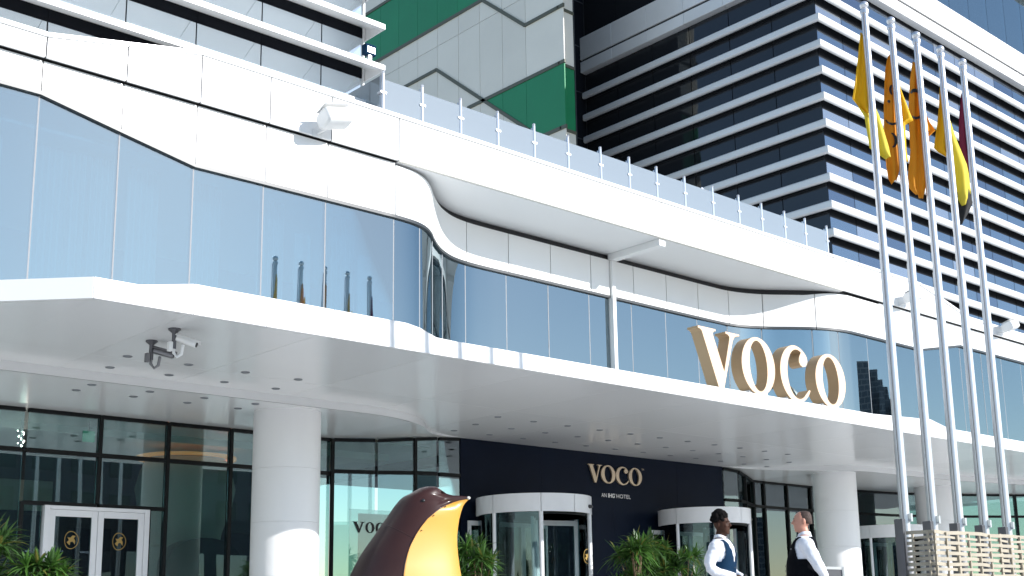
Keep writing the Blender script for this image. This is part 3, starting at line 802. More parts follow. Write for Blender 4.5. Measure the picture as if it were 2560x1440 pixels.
# --- street side: what the glass mirrors
sky_b = MB()
random.seed(11)
for az0, az1, el, D in ((57.7, 58.6, 11.15, 240), (58.6, 59.0, 10.75, 250), (59.0, 59.26, 10.25, 236), (59.26, 59.5, 9.9, 246), (59.5, 59.78, 9.35, 240), (60.9, 61.2, 8.9, 252), (59.8, 60.6, 4.6, 240), (62, 63, 4.2, 250), (64, 66, 4.4, 240), (48, 52, 3.2, 280), (53.4, 53.9, 9.0, 260), (38, 46, 2.6, 260), (-12, -7, 4.6, 160), (-7, -5.2, 5.6, 170), (-5, -1, 3.8, 165), (0, 3, 4.4, 180), (-20, -13, 3.9, 170), (-30, -21, 5.0, 180), (-40, -31, 4.0, 170)):
    # as seen from the mirror image of the eye point behind the glass
    a, b = radians(az0), radians(az1)
    sky_b.prism([(D*sin(a), 32.1-D*cos(a)), (D*sin(b), 32.1-D*cos(b)), ((D+25)*sin(b), 32.1-(D+25)*cos(b)), ((D+25)*sin(a), 32.1-(D+25)*cos(a))], 'z', 0, 0.65+D*math.tan(radians(el)))
o = obj('city_skyline', sky_b, M['city'])
o['kind'] = 'stuff'
ob2 = thing('street_slab', 'long grey block behind the low building across the street', 'building', (50, -90, 0))
obj('wall', MB().box(24, 80, -105, -84, 0, 20.5), M['midfar'], ob2)
for k in range(12):
    for j in range(4):
        obj('window', MB().box(26+4.4*k, 28.6+4.4*k, -83.99, -83.9, 4+4.2*j, 6.2+4.2*j), M['g_dark'], ob2)
ob = thing('street_block', 'low dark building across the street that the lobby glass mirrors', 'building', (40, -60, 0))
obj('wall', MB().box(22, 62, -70, -52, 0, 9.5), M['opp'], ob)
for k in range(9):
    obj('window', MB().box(23.5+4.2*k, 26.5+4.2*k, -51.99, -51.9, 3.2, 6.4), M['g_tower'], ob)
# ================================================================== LETTERS
def letter_loops(ch, n=40):
    """serif capitals in a unit box: outer loop and optional hole"""
    if ch == 'V':
        return [(0, 1), (0, 0.965), (0.05, 0.955), (0.09, 0.925), (0.44, 0.0), (0.56, 0.0), (0.83, 0.86), (0.88, 0.935), (0.94, 0.96), (1.0, 0.967), (1.0, 1), (0.66, 1), (0.66, 0.967), (0.72, 0.955), (0.755, 0.92), (0.745, 0.86), (0.585, 0.30), (0.36, 0.87), (0.35, 0.925), (0.375, 0.958), (0.42, 0.967), (0.42, 1)], None
    if ch == 'O':
        out = [(0.5+0.5*cos(2*pi*k/n), 0.5+0.5*sin(2*pi*k/n)) for k in range(n)]
        inn = [(0.5+0.265*cos(2*pi*k/n+0.06), 0.5+0.44*sin(2*pi*k/n)) for k in range(n)]
        return out, inn
    if ch == 'C':
        out, inn = [], []
        for k in range(n+1):
            t = radians(48)+(radians(318)-radians(48))*k/n
            out.append((0.54+0.54*cos(t), 0.5+0.5*sin(t)))
        lower = [(1.0, 0.245), (0.955, 0.255)]
        for k in range(n+1):
            t = radians(308)+(radians(66)-radians(308))*k/n
            inn.append((0.60+0.36*cos(t), 0.5+0.435*sin(t)))
        ball = [(0.70, 0.845), (0.665, 0.79), (0.66, 0.73), (0.70, 0.67), (0.78, 0.645), (0.87, 0.66), (0.93, 0.705), (0.955, 0.76), (0.945, 0.82)]
        return out + lower + inn + ball, None
def letter_mb(ch, x0, x1, z0, z1, ya, yb):
    o, h = letter_loops(ch)
    T = lambda L: [(x0+(x1-x0)*a, z0+(z1-z0)*b) for a, b in L]
    o = T(o)
    mb = MB()
    if h is None:
        mb.prism(o, 'y', ya, yb)
    else:
        h = T(h)
        n = len(o)
        vs = [(x, ya, z) for x, z in o]+[(x, ya, z) for x, z in h]+[(x, yb, z) for x, z in o]+[(x, yb, z) for x, z in h]
        fs = []
        for k in range(n):
            k2 = (k+1) % n
            fs += [(k, k2, n+k2, n+k), (2*n+k, 3*n+k, 3*n+k2, 2*n+k2), (k, 2*n+k, 2*n+k2, k2), (n+k, n+k2, 3*n+k2, 3*n+k)]
        mb.add(vs, fs)
    return mb
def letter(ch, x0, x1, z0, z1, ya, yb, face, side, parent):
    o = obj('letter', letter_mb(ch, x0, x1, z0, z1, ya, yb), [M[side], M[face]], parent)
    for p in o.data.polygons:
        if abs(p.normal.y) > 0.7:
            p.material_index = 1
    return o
def text_mesh(s, size, bold=0.0):
    cu = bpy.data.curves.new('lettering', 'FONT')
    cu.body = s
    cu.size = size
    cu.offset = bold
    tmp = bpy.data.objects.new('lettering', cu)
    COL.objects.link(tmp)
    dg = bpy.context.evaluated_depsgraph_get()
    me = bpy.data.meshes.new_from_object(tmp.evaluated_get(dg))
    bpy.data.objects.remove(tmp)
    bpy.data.curves.remove(cu)
    return me
def flat_text(s, x, y, z, size, mat, parent, width=None, bold=0.0, name='lettering'):
    me = text_mesh(s, size, bold)
    xs = [v.co.x for v in me.vertices]
    k = width/(max(xs)-min(xs)) if width else 1
    for v in me.vertices:
        v.co = Vector((x+(v.co.x-min(xs))*k, y, z+v.co.y))
    me.materials.clear()
    me.materials.append(M[mat])
    return obj(name, me, None, parent)

big = thing('letter_sign', 'large cream VOCO letters standing on the canopy edge in front of the blue glass', 'sign', (21.3, 15.2, 5.06))
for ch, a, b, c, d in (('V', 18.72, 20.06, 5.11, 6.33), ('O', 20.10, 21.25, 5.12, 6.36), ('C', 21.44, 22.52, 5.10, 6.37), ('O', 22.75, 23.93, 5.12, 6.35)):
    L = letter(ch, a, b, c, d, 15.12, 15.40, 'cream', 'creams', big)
    for fx in ((0.5,) if ch == 'V' else (0.28, 0.74)):
        x = a+(b-a)*fx
        obj('foot', MB().box(x-0.05, x+0.05, 15.17, 15.33, 5.05, 5.2), M['lamp_w'], L)
ws = thing('wall_sign', 'champagne VOCO sign with small lettering under it on the dark navy wall', 'sign', (23.4, 21.95, 4.2))
for ch, a, b, c, d in (('V', 22.45, 23.08, 4.02, 4.49), ('O', 22.91, 23.45, 4.02, 4.5), ('C', 23.47, 23.97, 4.01, 4.5), ('O', 23.97, 24.49, 4.02, 4.5)):
    letter(ch, a if ch != 'V' else 22.43, b if ch != 'V' else 22.95, c, d, 21.94, 21.985, 'champ', 'champ', ws)
flat_text('TM', 24.54, 21.984, 4.46, 0.07, 'champ', ws)
flat_text('AN', 22.94, 21.984, 3.66, 0.15, 'bead', ws, 0.19)
flat_text('IHG', 23.19, 21.984, 3.66, 0.15, 'bead', ws, 0.25, 0.004)
flat_text("'", 23.45, 21.984, 3.66, 0.15, 'bead', ws)
flat_text('HOTEL', 23.51, 21.984, 3.66, 0.15, 'bead', ws, 0.55)

# ================================================================== REVOLVING DOORS
def revolving_door(cx, cy, r, label, spin, group='revolving doors', phi=-50):
    t = thing('revolving_door', label, 'revolving door', (cx, cy, 0), group)
    H0, H1 = 2.96, 3.37
    for a0, a1 in ((140, 184), (184, 234), (234, 270), (270, 306), (306, 356), (356, 400)):
        obj('drum_fascia', MB().lathe([(r-0.05, H0), (r, H0), (r, H1), (r-0.05, H1), (r-0.05, H0)], cx, cy, 12, a0=radians(a0+0.25), a1=radians(a1-0.25)), M['wframe'], t, smooth=40)
    obj('drum_cap', MB().lathe([(0.001, H1-0.03), (r-0.055, H1-0.03)], cx, cy, 40, cap=False), M['wframe'], t)
    obj('drum_soffit', MB().lathe([(0.001, H0+0.03), (r-0.055, H0+0.03)], cx, cy, 40, cap=False), M['wframe'], t)
    obj('soffit_ring', MB().lathe([(r-0.17, H0-0.05), (r-0.12, H0-0.05), (r-0.12, H0+0.028), (r-0.17, H0+0.028), (r-0.17, H0-0.05)], cx, cy, 36), M['bframe'], t, smooth=40)
    for ang in (184, 234, 306, 356):
        x, y = cx+(r-0.05)*cos(radians(ang)), cy+(r-0.05)*sin(radians(ang))
        obj('jamb', MB().lathe([(0.05, 0), (0.05, H0)], x, y, 10), M['wframe'], t, smooth=40)
    for a0, a1 in ((142, 182), (186, 232), (308, 354)):
        obj('curved_glass', MB().lathe([(r-0.055, 0.1), (r-0.045, 0.1), (r-0.045, H0), (r-0.055, H0), (r-0.055, 0.1)], cx, cy, 14, a0=radians(a0), a1=radians(a1)), M['g_door'], t, smooth=40)
    for k in range(3):
        ang = radians(spin+120*k)
        if sin(ang) > 0.55:
            continue
        dx, dy = cos(ang), sin(ang)
        R1 = r-0.2
        def leaf(u0, u1, z0, z1, th):
            vs = []
            for u in (u0, u1):
                for d in (-th, th):
                    for z in (z0, z1):
                        vs.append((cx+dx*u-dy*d, cy+dy*u+dx*d, z))
            return vs, [(0, 1, 3, 2), (4, 6, 7, 5), (0, 2, 6, 4), (1, 5, 7, 3), (0, 4, 5, 1), (2, 3, 7, 6)]
        mb = MB()
        for q in ((0.03, 0.13, 0.05, 2.86), (R1-0.09, R1, 0.05, 2.86), (0.1301, R1-0.0901, 2.74, 2.86), (0.1301, R1-0.0901, 0.05, 0.22)):
            mb.add(*leaf(*q, 0.03))
        wg = obj('door_wing', mb, M['wframe'], t)
        obj('wing_glass', MB().add(*leaf(0.13, R1-0.09, 0.22, 2.74, 0.006)), M['g_door'], wg)
        pm = MB()
        for j in range(7):
            u = 0.22+(R1-0.42)*j/6
            pm.add(*leaf(u, u+0.035, 1.34, 1.375, 0.009))
        o = obj('glass_dots', pm, M['bead'], wg)
        o['kind'] = 'stuff'
    obj('center_shaft', MB().tube([(cx, cy, 0.02), (cx, cy, 2.95)], 0.05, 12), M['steel'], t)
    # back screen in the wall opening and sensor
    yb = 21.92 if cy < 21.5 else cy+0.3
    for x0, x1 in ((cx-r+0.1, cx-0.4), (cx-0.4, cx+0.45), (cx+0.45, cx+r-0.1)):
        s = obj('screen_frame', MB().box(x0, x0+0.07, yb, yb+0.06, 0, 2.86).box(x1-0.07, x1, yb, yb+0.06, 0, 2.86).box(x0+0.0701, x1-0.0701, yb, yb+0.06, 2.75, 2.86), M['wframe'], t)
        obj('screen_glass', MB().box(x0+0.07, x1-0.07, yb+0.02, yb+0.03, 0, 2.75), M['g_door'], s)
    a = radians(phi)
    obj('sensor', MB().ellipsoid((cx+r*cos(a), cy+r*sin(a), 3.12), (0.11, 0.06, 0.045), 14, 8), M['black'], t, smooth=60)
    a = radians(-18)
    obj('drop_bolt', MB().tube([(cx+(r-0.02)*cos(a), cy+(r-0.02)*sin(a), 0), (cx+(r-0.02)*cos(a), cy+(r-0.02)*sin(a), 2.98)], 0.035, 8), M['trim'], t)
    return t
rd = revolving_door(19.64, 21.05, 1.37, 'white revolving door directly right of the bird statue, nearer of the two in the navy wall', -135, phi=-62)
emblem(rd, 20.35, 20.0, 1.98, 0.17)
revolving_door(25.94, 21.05, 1.255, 'white revolving door at the right end of the navy wall behind the dark-haired man', -120, phi=-38)
revolving_door(36.6, 21.9, 1.3, 'white revolving door half hidden behind the sunlit right column', -130, phi=-48)

# ================================================================== FLAGPOLES AND FLAGS
pole_names = ['flagpole carrying a plain yellow flag, the tallest looking and nearest to the camera', 'flagpole carrying an orange flag with black dots, next after the plain yellow one',
              'middle flagpole of the row, carrying the orange flag with a black swirl', 'flagpole carrying the yellow flag with a black lower corner', 'farthest flagpole of the row, carrying the maroon flag']
PY_, PZ = 8.2, 8.93
PX_ = [14.12, 14.81, 15.50, 16.19, 16.86]
def flagpole(x, label):
    t = thing('flagpole', label, 'flagpole', (x, PY_, 0), 'flagpoles in front of the hotel')
    p = obj('pole', MB().tube([(x, PY_, 0.0), (x, PY_, 2.6), (x, PY_, 5.3), (x, PY_, 5.302), (x, PY_, PZ-0.1)], [0.064, 0.062, 0.058, 0.053, 0.046], 20), M['steel'], t, smooth=40)
    obj('finial', MB().ellipsoid((x, PY_, PZ-0.02), (0.062, 0.062, 0.06), 18, 12), M['steel'], t, smooth=60)
    obj('truck', MB().lathe([(0.05, PZ-0.16), (0.06, PZ-0.15), (0.06, PZ-0.1), (0.04, PZ-0.08)], x, PY_, 18), M['steel'], t, smooth=40)
    obj('halyard', MB().tube([(x-0.075, PY_-0.02, 1.2), (x-0.07, PY_-0.02, 5), (x-0.062, PY_-0.02, PZ-0.15)], 0.008, 6), M['dsteel'], t)
    obj('base_bracket', MB().box(x-0.15, x-0.075, PY_-0.05, PY_+0.07, 0, 1.78).box(x-0.11, x+0.02, PY_+0.066, PY_+0.09, 0, 1.7), M['dsteel'], t, bevel=0.006)
    obj('cleat', MB().box(x-0.02, x+0.02, PY_-0.1, PY_-0.062, 1.75, 1.85), M['steel'], t)
    return t
for x, lab in zip(PX_, pole_names):
    flagpole(x, lab)
RV = Vector((0.742, -0.670, 0))       # the light breeze folds the cloth along this direction
NV = Vector((-0.670, -0.742, 0))
def cloth(px, rows, folds, seed, d0=0.0, amp=0.03):
    """hanging cloth: rows of (z, left, right) offsets from the pole, with soft vertical folds"""
    rnd = random.Random(seed)
    ph = [rnd.uniform(0, 6) for _ in range(3)]
    n, m = 15, 4
    zs = []
    for (a, b) in zip(rows, rows[1:]):
        for k in range(m):
            t = k/m
            zs.append(tuple(a[i]+(b[i]-a[i])*t for i in range(3)))
    zs.append(rows[-1])
    vs = []
    for j, (z, l, r) in enumerate(zs):
        for i in range(n):
            s = i/(n-1)
            u = l+(r-l)*s
            dd = d0+amp*(sin(folds*s*2*pi+ph[0]+0.6*j*0.15)+0.5*sin(folds*4.1*s+ph[1]+j*0.3))*min(1, 0.25+j*0.08)
            zz = z-0.03*sin(s*pi+ph[2])
            p = Vector((px, PY_, zz))+RV*u+NV*dd
            vs.append(p)
    fs = [(j*n+i, j*n+i+1, (j+1)*n+i+1, (j+1)*n+i) for j in range(len(zs)-1) for i in range(n-1)]
    return MB().add(vs, fs)
def flag(k, label, parts, marks=()):
    x = PX_[k]
    t = thing('flag', label, 'flag', (x, PY_, PZ-0.4), 'flags on the poles')
    for i, (rows, mat, folds, d0, seed) in enumerate(parts):
        o = obj('cloth_fold', cloth(x, rows, folds, seed, d0), M[mat], t, smooth=80)
        s = o.modifiers.new('thickness', 'SOLIDIFY')
        s.thickness = 0.004
    for pts, wd in marks:
        mb = MB()
        n = len(pts)
        vs = []
        for i, (u, z) in enumerate(pts):
            ww = wd*(0.35+0.65*sin(pi*(i+0.5)/n))
            a, b = pts[max(i-1, 0)], pts[min(i+1, n-1)]
            l = max(1e-4, sqrt((b[0]-a[0])**2+(b[1]-a[1])**2))
            nu, nz = -(b[1]-a[1])/l*ww, (b[0]-a[0])/l*ww
            for sgn in (-1, 1):
                vs.append(Vector((x, PY_, z+nz*sgn))+RV*(u+nu*sgn)+NV*-0.004)
        mb.add(vs, [(2*i, 2*i+1, 2*i+3, 2*i+2) for i in range(n-1)])
        obj('printed_mark', mb, M['ink'], t)
    return t
# rows: height, left edge, right edge (metres from the pole axis)
flag(0, 'plain yellow flag folded limp against the nearest pole', [
    ([(8.5, -0.06, 0.0), (8.1, -0.13, 0.0), (7.75, -0.20, 0.0), (7.5, -0.255, 0.0), (7.42, -0.19, 0.0), (7.32, -0.07, 0.0)], 'fy', 1.3, -0.06, 1),
    ([(7.48, -0.16, 0.06), (7.32, -0.08, 0.12), (7.0, -0.06, 0.19), (6.85, -0.05, 0.23), (6.72, 0.12, 0.25)], 'fl', 1.6, -0.11, 2)])  # same yellow cloth, paler because light through the fold is put into its colour
def arc(cx, cz, r, a0, a1, n=9, sx=1.0):
    return [(cx+sx*r*cos(radians(a0+(a1-a0)*k/(n-1))), cz+r*sin(radians(a0+(a1-a0)*k/(n-1)))) for k in range(n)]
flag(1, 'orange flag printed with black dots and curls on the second pole', [
    ([(8.4, -0.07, 0.0), (8.2, -0.12, 0.0), (7.7, -0.18, 0.0), (7.2, -0.22, 0.0), (6.75, -0.22, -0.01), (6.58, -0.20, -0.05), (6.5, -0.15, -0.08)], 'fo', 1.4, -0.06, 3),
    ([(8.1, 0.0, 0.05), (7.8, 0.0, 0.12), (7.55, 0.0, 0.19), (7.42, 0.0, 0.24), (7.36, 0.0, 0.13), (7.0, -0.02, 0.12), (6.8, -0.03, 0.13)], 'fy', 1.2, -0.11, 4)],
    [(arc(-0.115, 7.68, 0.012, 0, 350, 10), 0.014), (arc(-0.09, 7.44, 0.10, 200, 330, 9), 0.018), (arc(-0.14, 7.10, 0.11, -75, 75, 10, 0.7), 0.022), (arc(-0.03, 7.85, 0.09, 120, 230, 8, 0.6), 0.02)])
flag(2, 'orange flag printed with a black swirl on the middle pole', [
    ([(8.5, -0.06, 0.0), (8.2, -0.12, 0.0), (7.8, -0.17, 0.0), (7.5, -0.19, 0.0), (7.1, -0.20, 0.0), (6.75, -0.26, 0.0), (6.55, -0.26, -0.05), (6.44, -0.18, -0.09)], 'fo', 1.5, -0.06, 5),
    ([(7.85, 0.0, 0.05), (7.6, 0.0, 0.13), (7.46, 0.0, 0.2), (7.36, 0.0, 0.09), (6.9, 0.0, 0.07)], 'fo', 1.2, -0.11, 6)],
    [(arc(-0.085, 7.96, 0.09, 150, 20, 9, 0.8), 0.028), (arc(-0.10, 7.72, 0.10, 200, 345, 10, 0.9), 0.02)])
flag(3, 'yellow flag with a black lower corner on the fourth pole', [
    ([(8.35, -0.03, 0.0), (8.0, -0.08, 0.0), (7.7, -0.13, 0.0), (7.35, -0.20, 0.0), (7.28, -0.14, 0.0), (7.2, -0.03, 0.0)], 'fy', 1.2, -0.06, 7),
    ([(7.95, 0.0, 0.06), (7.5, 0.0, 0.16), (7.1, 0.0, 0.28), (6.95, 0.02, 0.30), (6.7, 0.03, 0.31), (6.6, 0.10, 0.30), (6.5, 0.14, 0.24)], 'fl', 1.4, -0.10, 8),
    ([(6.72, 0.06, 0.28), (6.5, 0.06, 0.32), (6.35, 0.07, 0.25), (6.2, 0.08, 0.15)], 'ink', 1.2, -0.12, 9)])
flag(4, 'maroon flag folded against the farthest pole', [
    ([(8.4, -0.04, 0.0), (8.1, -0.09, 0.0), (7.8, -0.12, 0.02), (7.5, -0.13, 0.03), (7.2, -0.06, 0.05), (6.95, 0.0, 0.05)], 'fm', 1.3, -0.06, 10)])

# ================================================================== CAMERAS AND FLOODLIGHTS ON THE BUILDING
def security_camera(x, y, label, yaw, tilt, mat, z_drop):
    t = thing('security_camera', label, 'security camera', (x, y, ZC), 'security cameras under the canopy')
    zb = ZC-z_drop
    obj('ceiling_mount', MB().lathe([(0.09, ZC), (0.09, ZC-0.02), (0.04, ZC-0.06), (0.033, ZC-0.07), (0.033, zb)], x, y, 16), M['dsteel'], t, smooth=40)
    a = radians(yaw)
    d = Vector((cos(a), sin(a), 0))
    P = Vector((x, y, zb))
    obj('arm', MB().tube([P+Vector((0, 0, 0.08)), P+Vector((0, 0, -0.06)), P+d*0.05+Vector((0, 0, -0.12)), P+d*0.11+Vector((0, 0, -0.08)), P+d*0.13+Vector((0, 0, 0.06))], 0.024, 8), M[mat], t, smooth=60)
    obj('junction_box', MB().box(x-0.09, x-0.03, y-0.04, y+0.04, zb-0.04, zb+0.1), M[mat], t, bevel=0.008)
    R = Matrix.Translation(P+d*0.16+Vector((0, 0, 0.12))) @ Matrix.Rotation(a, 4, 'Z') @ Matrix.Rotation(radians(tilt), 4, 'Y')
    hs = MB()
    n = 14
    prof = [(0.065*cos(2*pi*k/n)*1.0, 0.06*max(-0.75, sin(2*pi*k/n))) for k in range(n)]
    hs.prism(prof, 'x', -0.13, 0.17).xform(R)
    obj('housing', hs, M[mat], t, smooth=50, bevel=0.008)
    sh = MB()
    arcp = [(0.08*cos(radians(20+140*k/10)), 0.072*sin(radians(20+140*k/10))) for k in range(11)]
    sh.prism(arcp+[(p[0]*0.93, p[1]*0.9) for p in reversed(arcp)], 'x', -0.15, 0.21).xform(R)
    obj('sun_hood', sh, M[mat], t)
    ln = MB().prism([(0.04*cos(2*pi*k/12), 0.04*sin(2*pi*k/12)) for k in range(12)], 'x', 0.165, 0.182).xform(R)
    obj('lens', ln, M['black'], t)
security_camera(7.85, 15.99, 'white security camera, right of the pair, hanging under the canopy', -38, 20, 'lamp_w', 0.3)
security_camera(7.94, 16.91, 'grey shaded security camera, left of the pair, hanging under the canopy', -30, 14, 'rope', 0.3)

def floodlight(x, z, label, s=1.0):
    t = thing('floodlight', label, 'floodlight', (x, YF, z), 'floodlights on the parapet')
    R = Matrix.Translation((x+0.13*s, YF-0.33*s, z+0.20*s)) @ Matrix.Rotation(radians(-14), 4, 'Y') @ Matrix.Rotation(radians(-16), 4, 'X')
    prof = []
    n = 20
    for k in range(n):
        a = 2*pi*k/n
        c, s_ = cos(a), sin(a)
        prof.append((0.19*s*math.copysign(abs(c)**0.55, c), 0.14*s*math.copysign(abs(s_)**0.6, s_)))
    hb = MB().prism(prof, 'x', -0.25*s, 0.25*s).xform(R)
    obj('housing', hb, M['lamp_w'], t, smooth=50, bevel=0.04*s)
    visor = MB().prism([(-0.2*s, 0.15*s), (0.1*s, 0.15*s), (0.1*s, 0.16*s), (-0.2*s, 0.16*s)], 'x', -0.255*s, 0.255*s).xform(R)
    obj('visor', visor, M['lamp_w'], t, bevel=0.005)
    obj('bracket', MB().tube([(x, YF+0.02, z), (x+0.03, YF-0.2*s, z+0.02), (x+0.05, YF-0.3*s, z+0.04)], 0.022*s, 8).tube([(x+0.05, YF-0.3*s, z+0.03), (x+0.05, YF-0.31*s, z+0.12*s)], 0.03*s, 8), M['lamp_w'], t, smooth=60)
    obj('wall_plate', MB().box(x-0.09, x+0.09, YF-0.015, YF-0.002, z-0.06, z+0.06), M['lamp_w'], t)
floodlight(10.15, 8.40, 'white floodlight on the left parapet above the tall blue glass')
floodlight(28.0, 8.42, 'white floodlight between the first two flagpoles on the right parapet', 0.95)
floodlight(33.3, 8.42, 'white floodlight at the far right end of the parapet', 0.95)
tl = thing('terrace_lamp', 'black terrace lamp with a pale open flap standing behind the glass balustrade', 'lamp', (21.3, 17.2, 8.5))
obj('post', MB().tube([(21.3, 17.2, 8.5), (21.3, 17.2, 10.2)], 0.03, 8), M['black'], tl)
obj('lamp_head', MB().prism([(-0.3, -0.07), (0.3, -0.07), (0.3, 0.08), (-0.3, 0.1)], 'y', -0.12, 0.12).xform(Matrix.Translation((21.35, 17.2, 10.27)) @ Matrix.Rotation(radians(10), 4, 'Y')), M['black'], tl, bevel=0.01)
obj('flap', MB().box(-0.1, 0.14, -0.13, -0.115, -0.04, 0.16).xform(Matrix.Translation((21.55, 17.2, 10.28)) @ Matrix.Rotation(radians(25), 4, 'Y')), M['steel'], tl)
tb = thing('box_lamp', 'small dark blue box lamp on the white sunshade slab beside the green wall', 'lamp', (11.85, 17.4, 10.7))
obj('lamp_body', MB().box(11.72, 11.95, 16.78, 16.92, 10.66, 10.86), M['vest_b'], tb, bevel=0.012)
obj('lamp_stand', MB().box(11.8, 11.86, 16.8, 16.88, 10.48, 10.66), M['steel'], tb)
obj('lamp_lens', MB().box(11.75, 11.92, 16.768, 16.779, 10.69, 10.8), M['steel'], tb)
# ================================================================== BIRD STATUE
def bird():
    t = thing('bird_statue', 'tall dark brown bird statue with a bright yellow breast in front of the entrance', 'statue', (8.0, 10.5, 0))
    base = Vector((8.0, 10.55, 0))
    e1 = Vector((0.742, -0.670, 0.0)).normalized()
    e2 = Vector((0.670, 0.742, 0.0)).normalized()
    S = 0.0043
    rows = [(1212.5, 1060, 1084, None), (1217, 1044, 1094, None), (1224, 1032, 1104, None), (1231, 1020, 1113, None), (1236, 1010, 1128, None), (1239.5, 1004, 1164, None), (1243, 1000, 1170, None), (1246.5, 996, 1171, 1166), (1250, 993, 1167, 1147), (1256, 988, 1161, 1128), (1265, 981, 1155, 1111),
            (1280, 971, 1150, 1091), (1300, 957, 1145, 1069), (1320, 943, 1142, 1054), (1340, 930, 1140, 1042), (1365, 912, 1140, 1030), (1390, 896, 1142, 1022), (1415, 883, 1145, 1017), (1440, 871, 1149, 1014), (1480, 853, 1155, 1012), (1530, 838, 1160, 1015), (1590, 834, 1158, 1028), (1640, 846, 1148, 1045), (1680, 872, 1130, 1062), (1696, 892, 1112, 1075)]
    wid = lerp_profile([(1212, 0.02), (1217, 0.075), (1224, 0.115), (1236, 0.155), (1256, 0.2), (1300, 0.27), (1360, 0.35), (1440, 0.43), (1540, 0.47), (1620, 0.44), (1680, 0.33), (1696, 0.27)])
    def width(y, u, L, R):
        Rh = min(R, 1098 + max(0, (y-1236))*1.2)
        m, h = (L+Rh)/2, (Rh-L)/2
        a = wid(y)*sqrt(max(0.0, 1-((u-m)/h)**2)) if abs(u-m) < h else 0
        b = 0.0
        if 1233 < y < 1300:
            b = 0.012+0.055*max(0, (R-u))/70.0
            b = min(b, 0.075)*(1.0 if u > Rh-25 else 0.4)
        return max(a, b)
    def P(y, u, v):
        z = 2.04-(y-1213)*0.00418
        q = base+e1*((u-1020)*S)+e2*v
        return (q.x, q.y, max(z, 0.0))
    N = 22
    def shell(getrange, scale, cap_front):
        mb = MB()
        vs, R_ = [], 0
        ok = []
        for (y, L, R, B) in rows:
            rr = getrange(y, L, R, B)
            if rr is None:
                continue
            ok.append((y, L, R, rr))
        per = 2*N+2
        for (y, L, R, (u0, u1)) in ok:
            loop = []
            for k in range(N+1):
                s = k/N
                s = 0.5-0.5*cos(pi*s)
                u = u0+(u1-u0)*s
                loop.append((u, width(y, u, L, R)*scale))
            vs += [P(y, u, -w_) for u, w_ in loop]+[P(y, u, w_) for u, w_ in reversed(loop)]
        n = per
        fs = [(i*n+k, i*n+(k+1) % n, (i+1)*n+(k+1) % n, (i+1)*n+k) for i in range(len(ok)-1) for k in range(n)]
        fs += [tuple(range(n-1, -1, -1)), tuple((len(ok)-1)*n+k for k in range(n))]
        return mb.add(vs, fs)
    obj('body', shell(lambda y, L, R, B: (L, R if B is None else B), 1.0, True), M['brown'], t, smooth=50)
    def breast():
        """the breast: a slightly hollow plate between the two rims of the shell, meeting in a keel on the right"""
        rr = [(y, L, R, B) for (y, L, R, B) in rows if B is not None]
        vs = []
        n = 2*N+1
        for (y, L, R, B) in rr:
            wb = width(y, B-3, L, R)*0.985
            for k in range(n):
                s = -1+2*k/(n-1)
                a = abs(s)
                u = R+(B-5-R)*(a**1.45)
                vs.append(P(y, u, s*wb))
        fs = [(i*n+k, i*n+k+1, (i+1)*n+k+1, (i+1)*n+k) for i in range(len(rr)-1) for k in range(n-1)]
        return MB().add(vs, fs)
    o = obj('breast', breast(), M['yellow'], t, smooth=60)
    so_ = o.modifiers.new('thickness', 'SOLIDIFY')
    so_.thickness = 0.012
    # raised rim between shell and breast
    for sgn in (-1, 1):
        pts = []
        for (y, L, R, B) in rows:
            if B is not None and y > 1250:
                pts.append(P(y, B, sgn*width(y, B, L, R)*1.0))
        obj('rim', MB().tube(pts, 0.007, 6), M['brown'], t, smooth=60)
        e = P(1253, 1058, sgn*width(1253, 1058, 990, 1164)*0.99)
        obj('eye', MB().ellipsoid(e, (0.022, 0.022, 0.02), 12, 8), M['black'], t, smooth=60)
    tip = P(1243.5, 1169, 0)
    obj('beak_tip', MB().ellipsoid(tip, (0.022, 0.022, 0.018), 12, 8), M['plaster'], t, smooth=60)
    # welded seam across the shell
    for sgn in (-1, 1):
        pts = []
        for k in range(9):
            u = 957+(1036-957)*k/8
            y = 1310+40*(k/8)**1.15
            L = 950-(y-1310)*0.68
            pts.append(P(y, u, sgn*(width(y, max(u, L+1), L, 1143)+0.001)))
        obj('seam', MB().tube(pts, 0.0035, 6), M['brown'], t, smooth=60)
    rivet_rows = [(1268, 1104), (1292, 1076), (1330, 1047), (1382, 1024)]
    for y, u in rivet_rows:
        obj('rivet', MB().ellipsoid(P(y, u+9, -width(y, u, 960, 1143)*0.93), (0.007, 0.007, 0.007), 8, 6), M['brown'], t)
    c = base + e1*(-0.1)
    obj('plinth', MB().lathe([(0.62, 0.0), (0.62, 0.05), (0.6, 0.06)], c.x, c.y, 40), M['dsteel'], t)
bird()

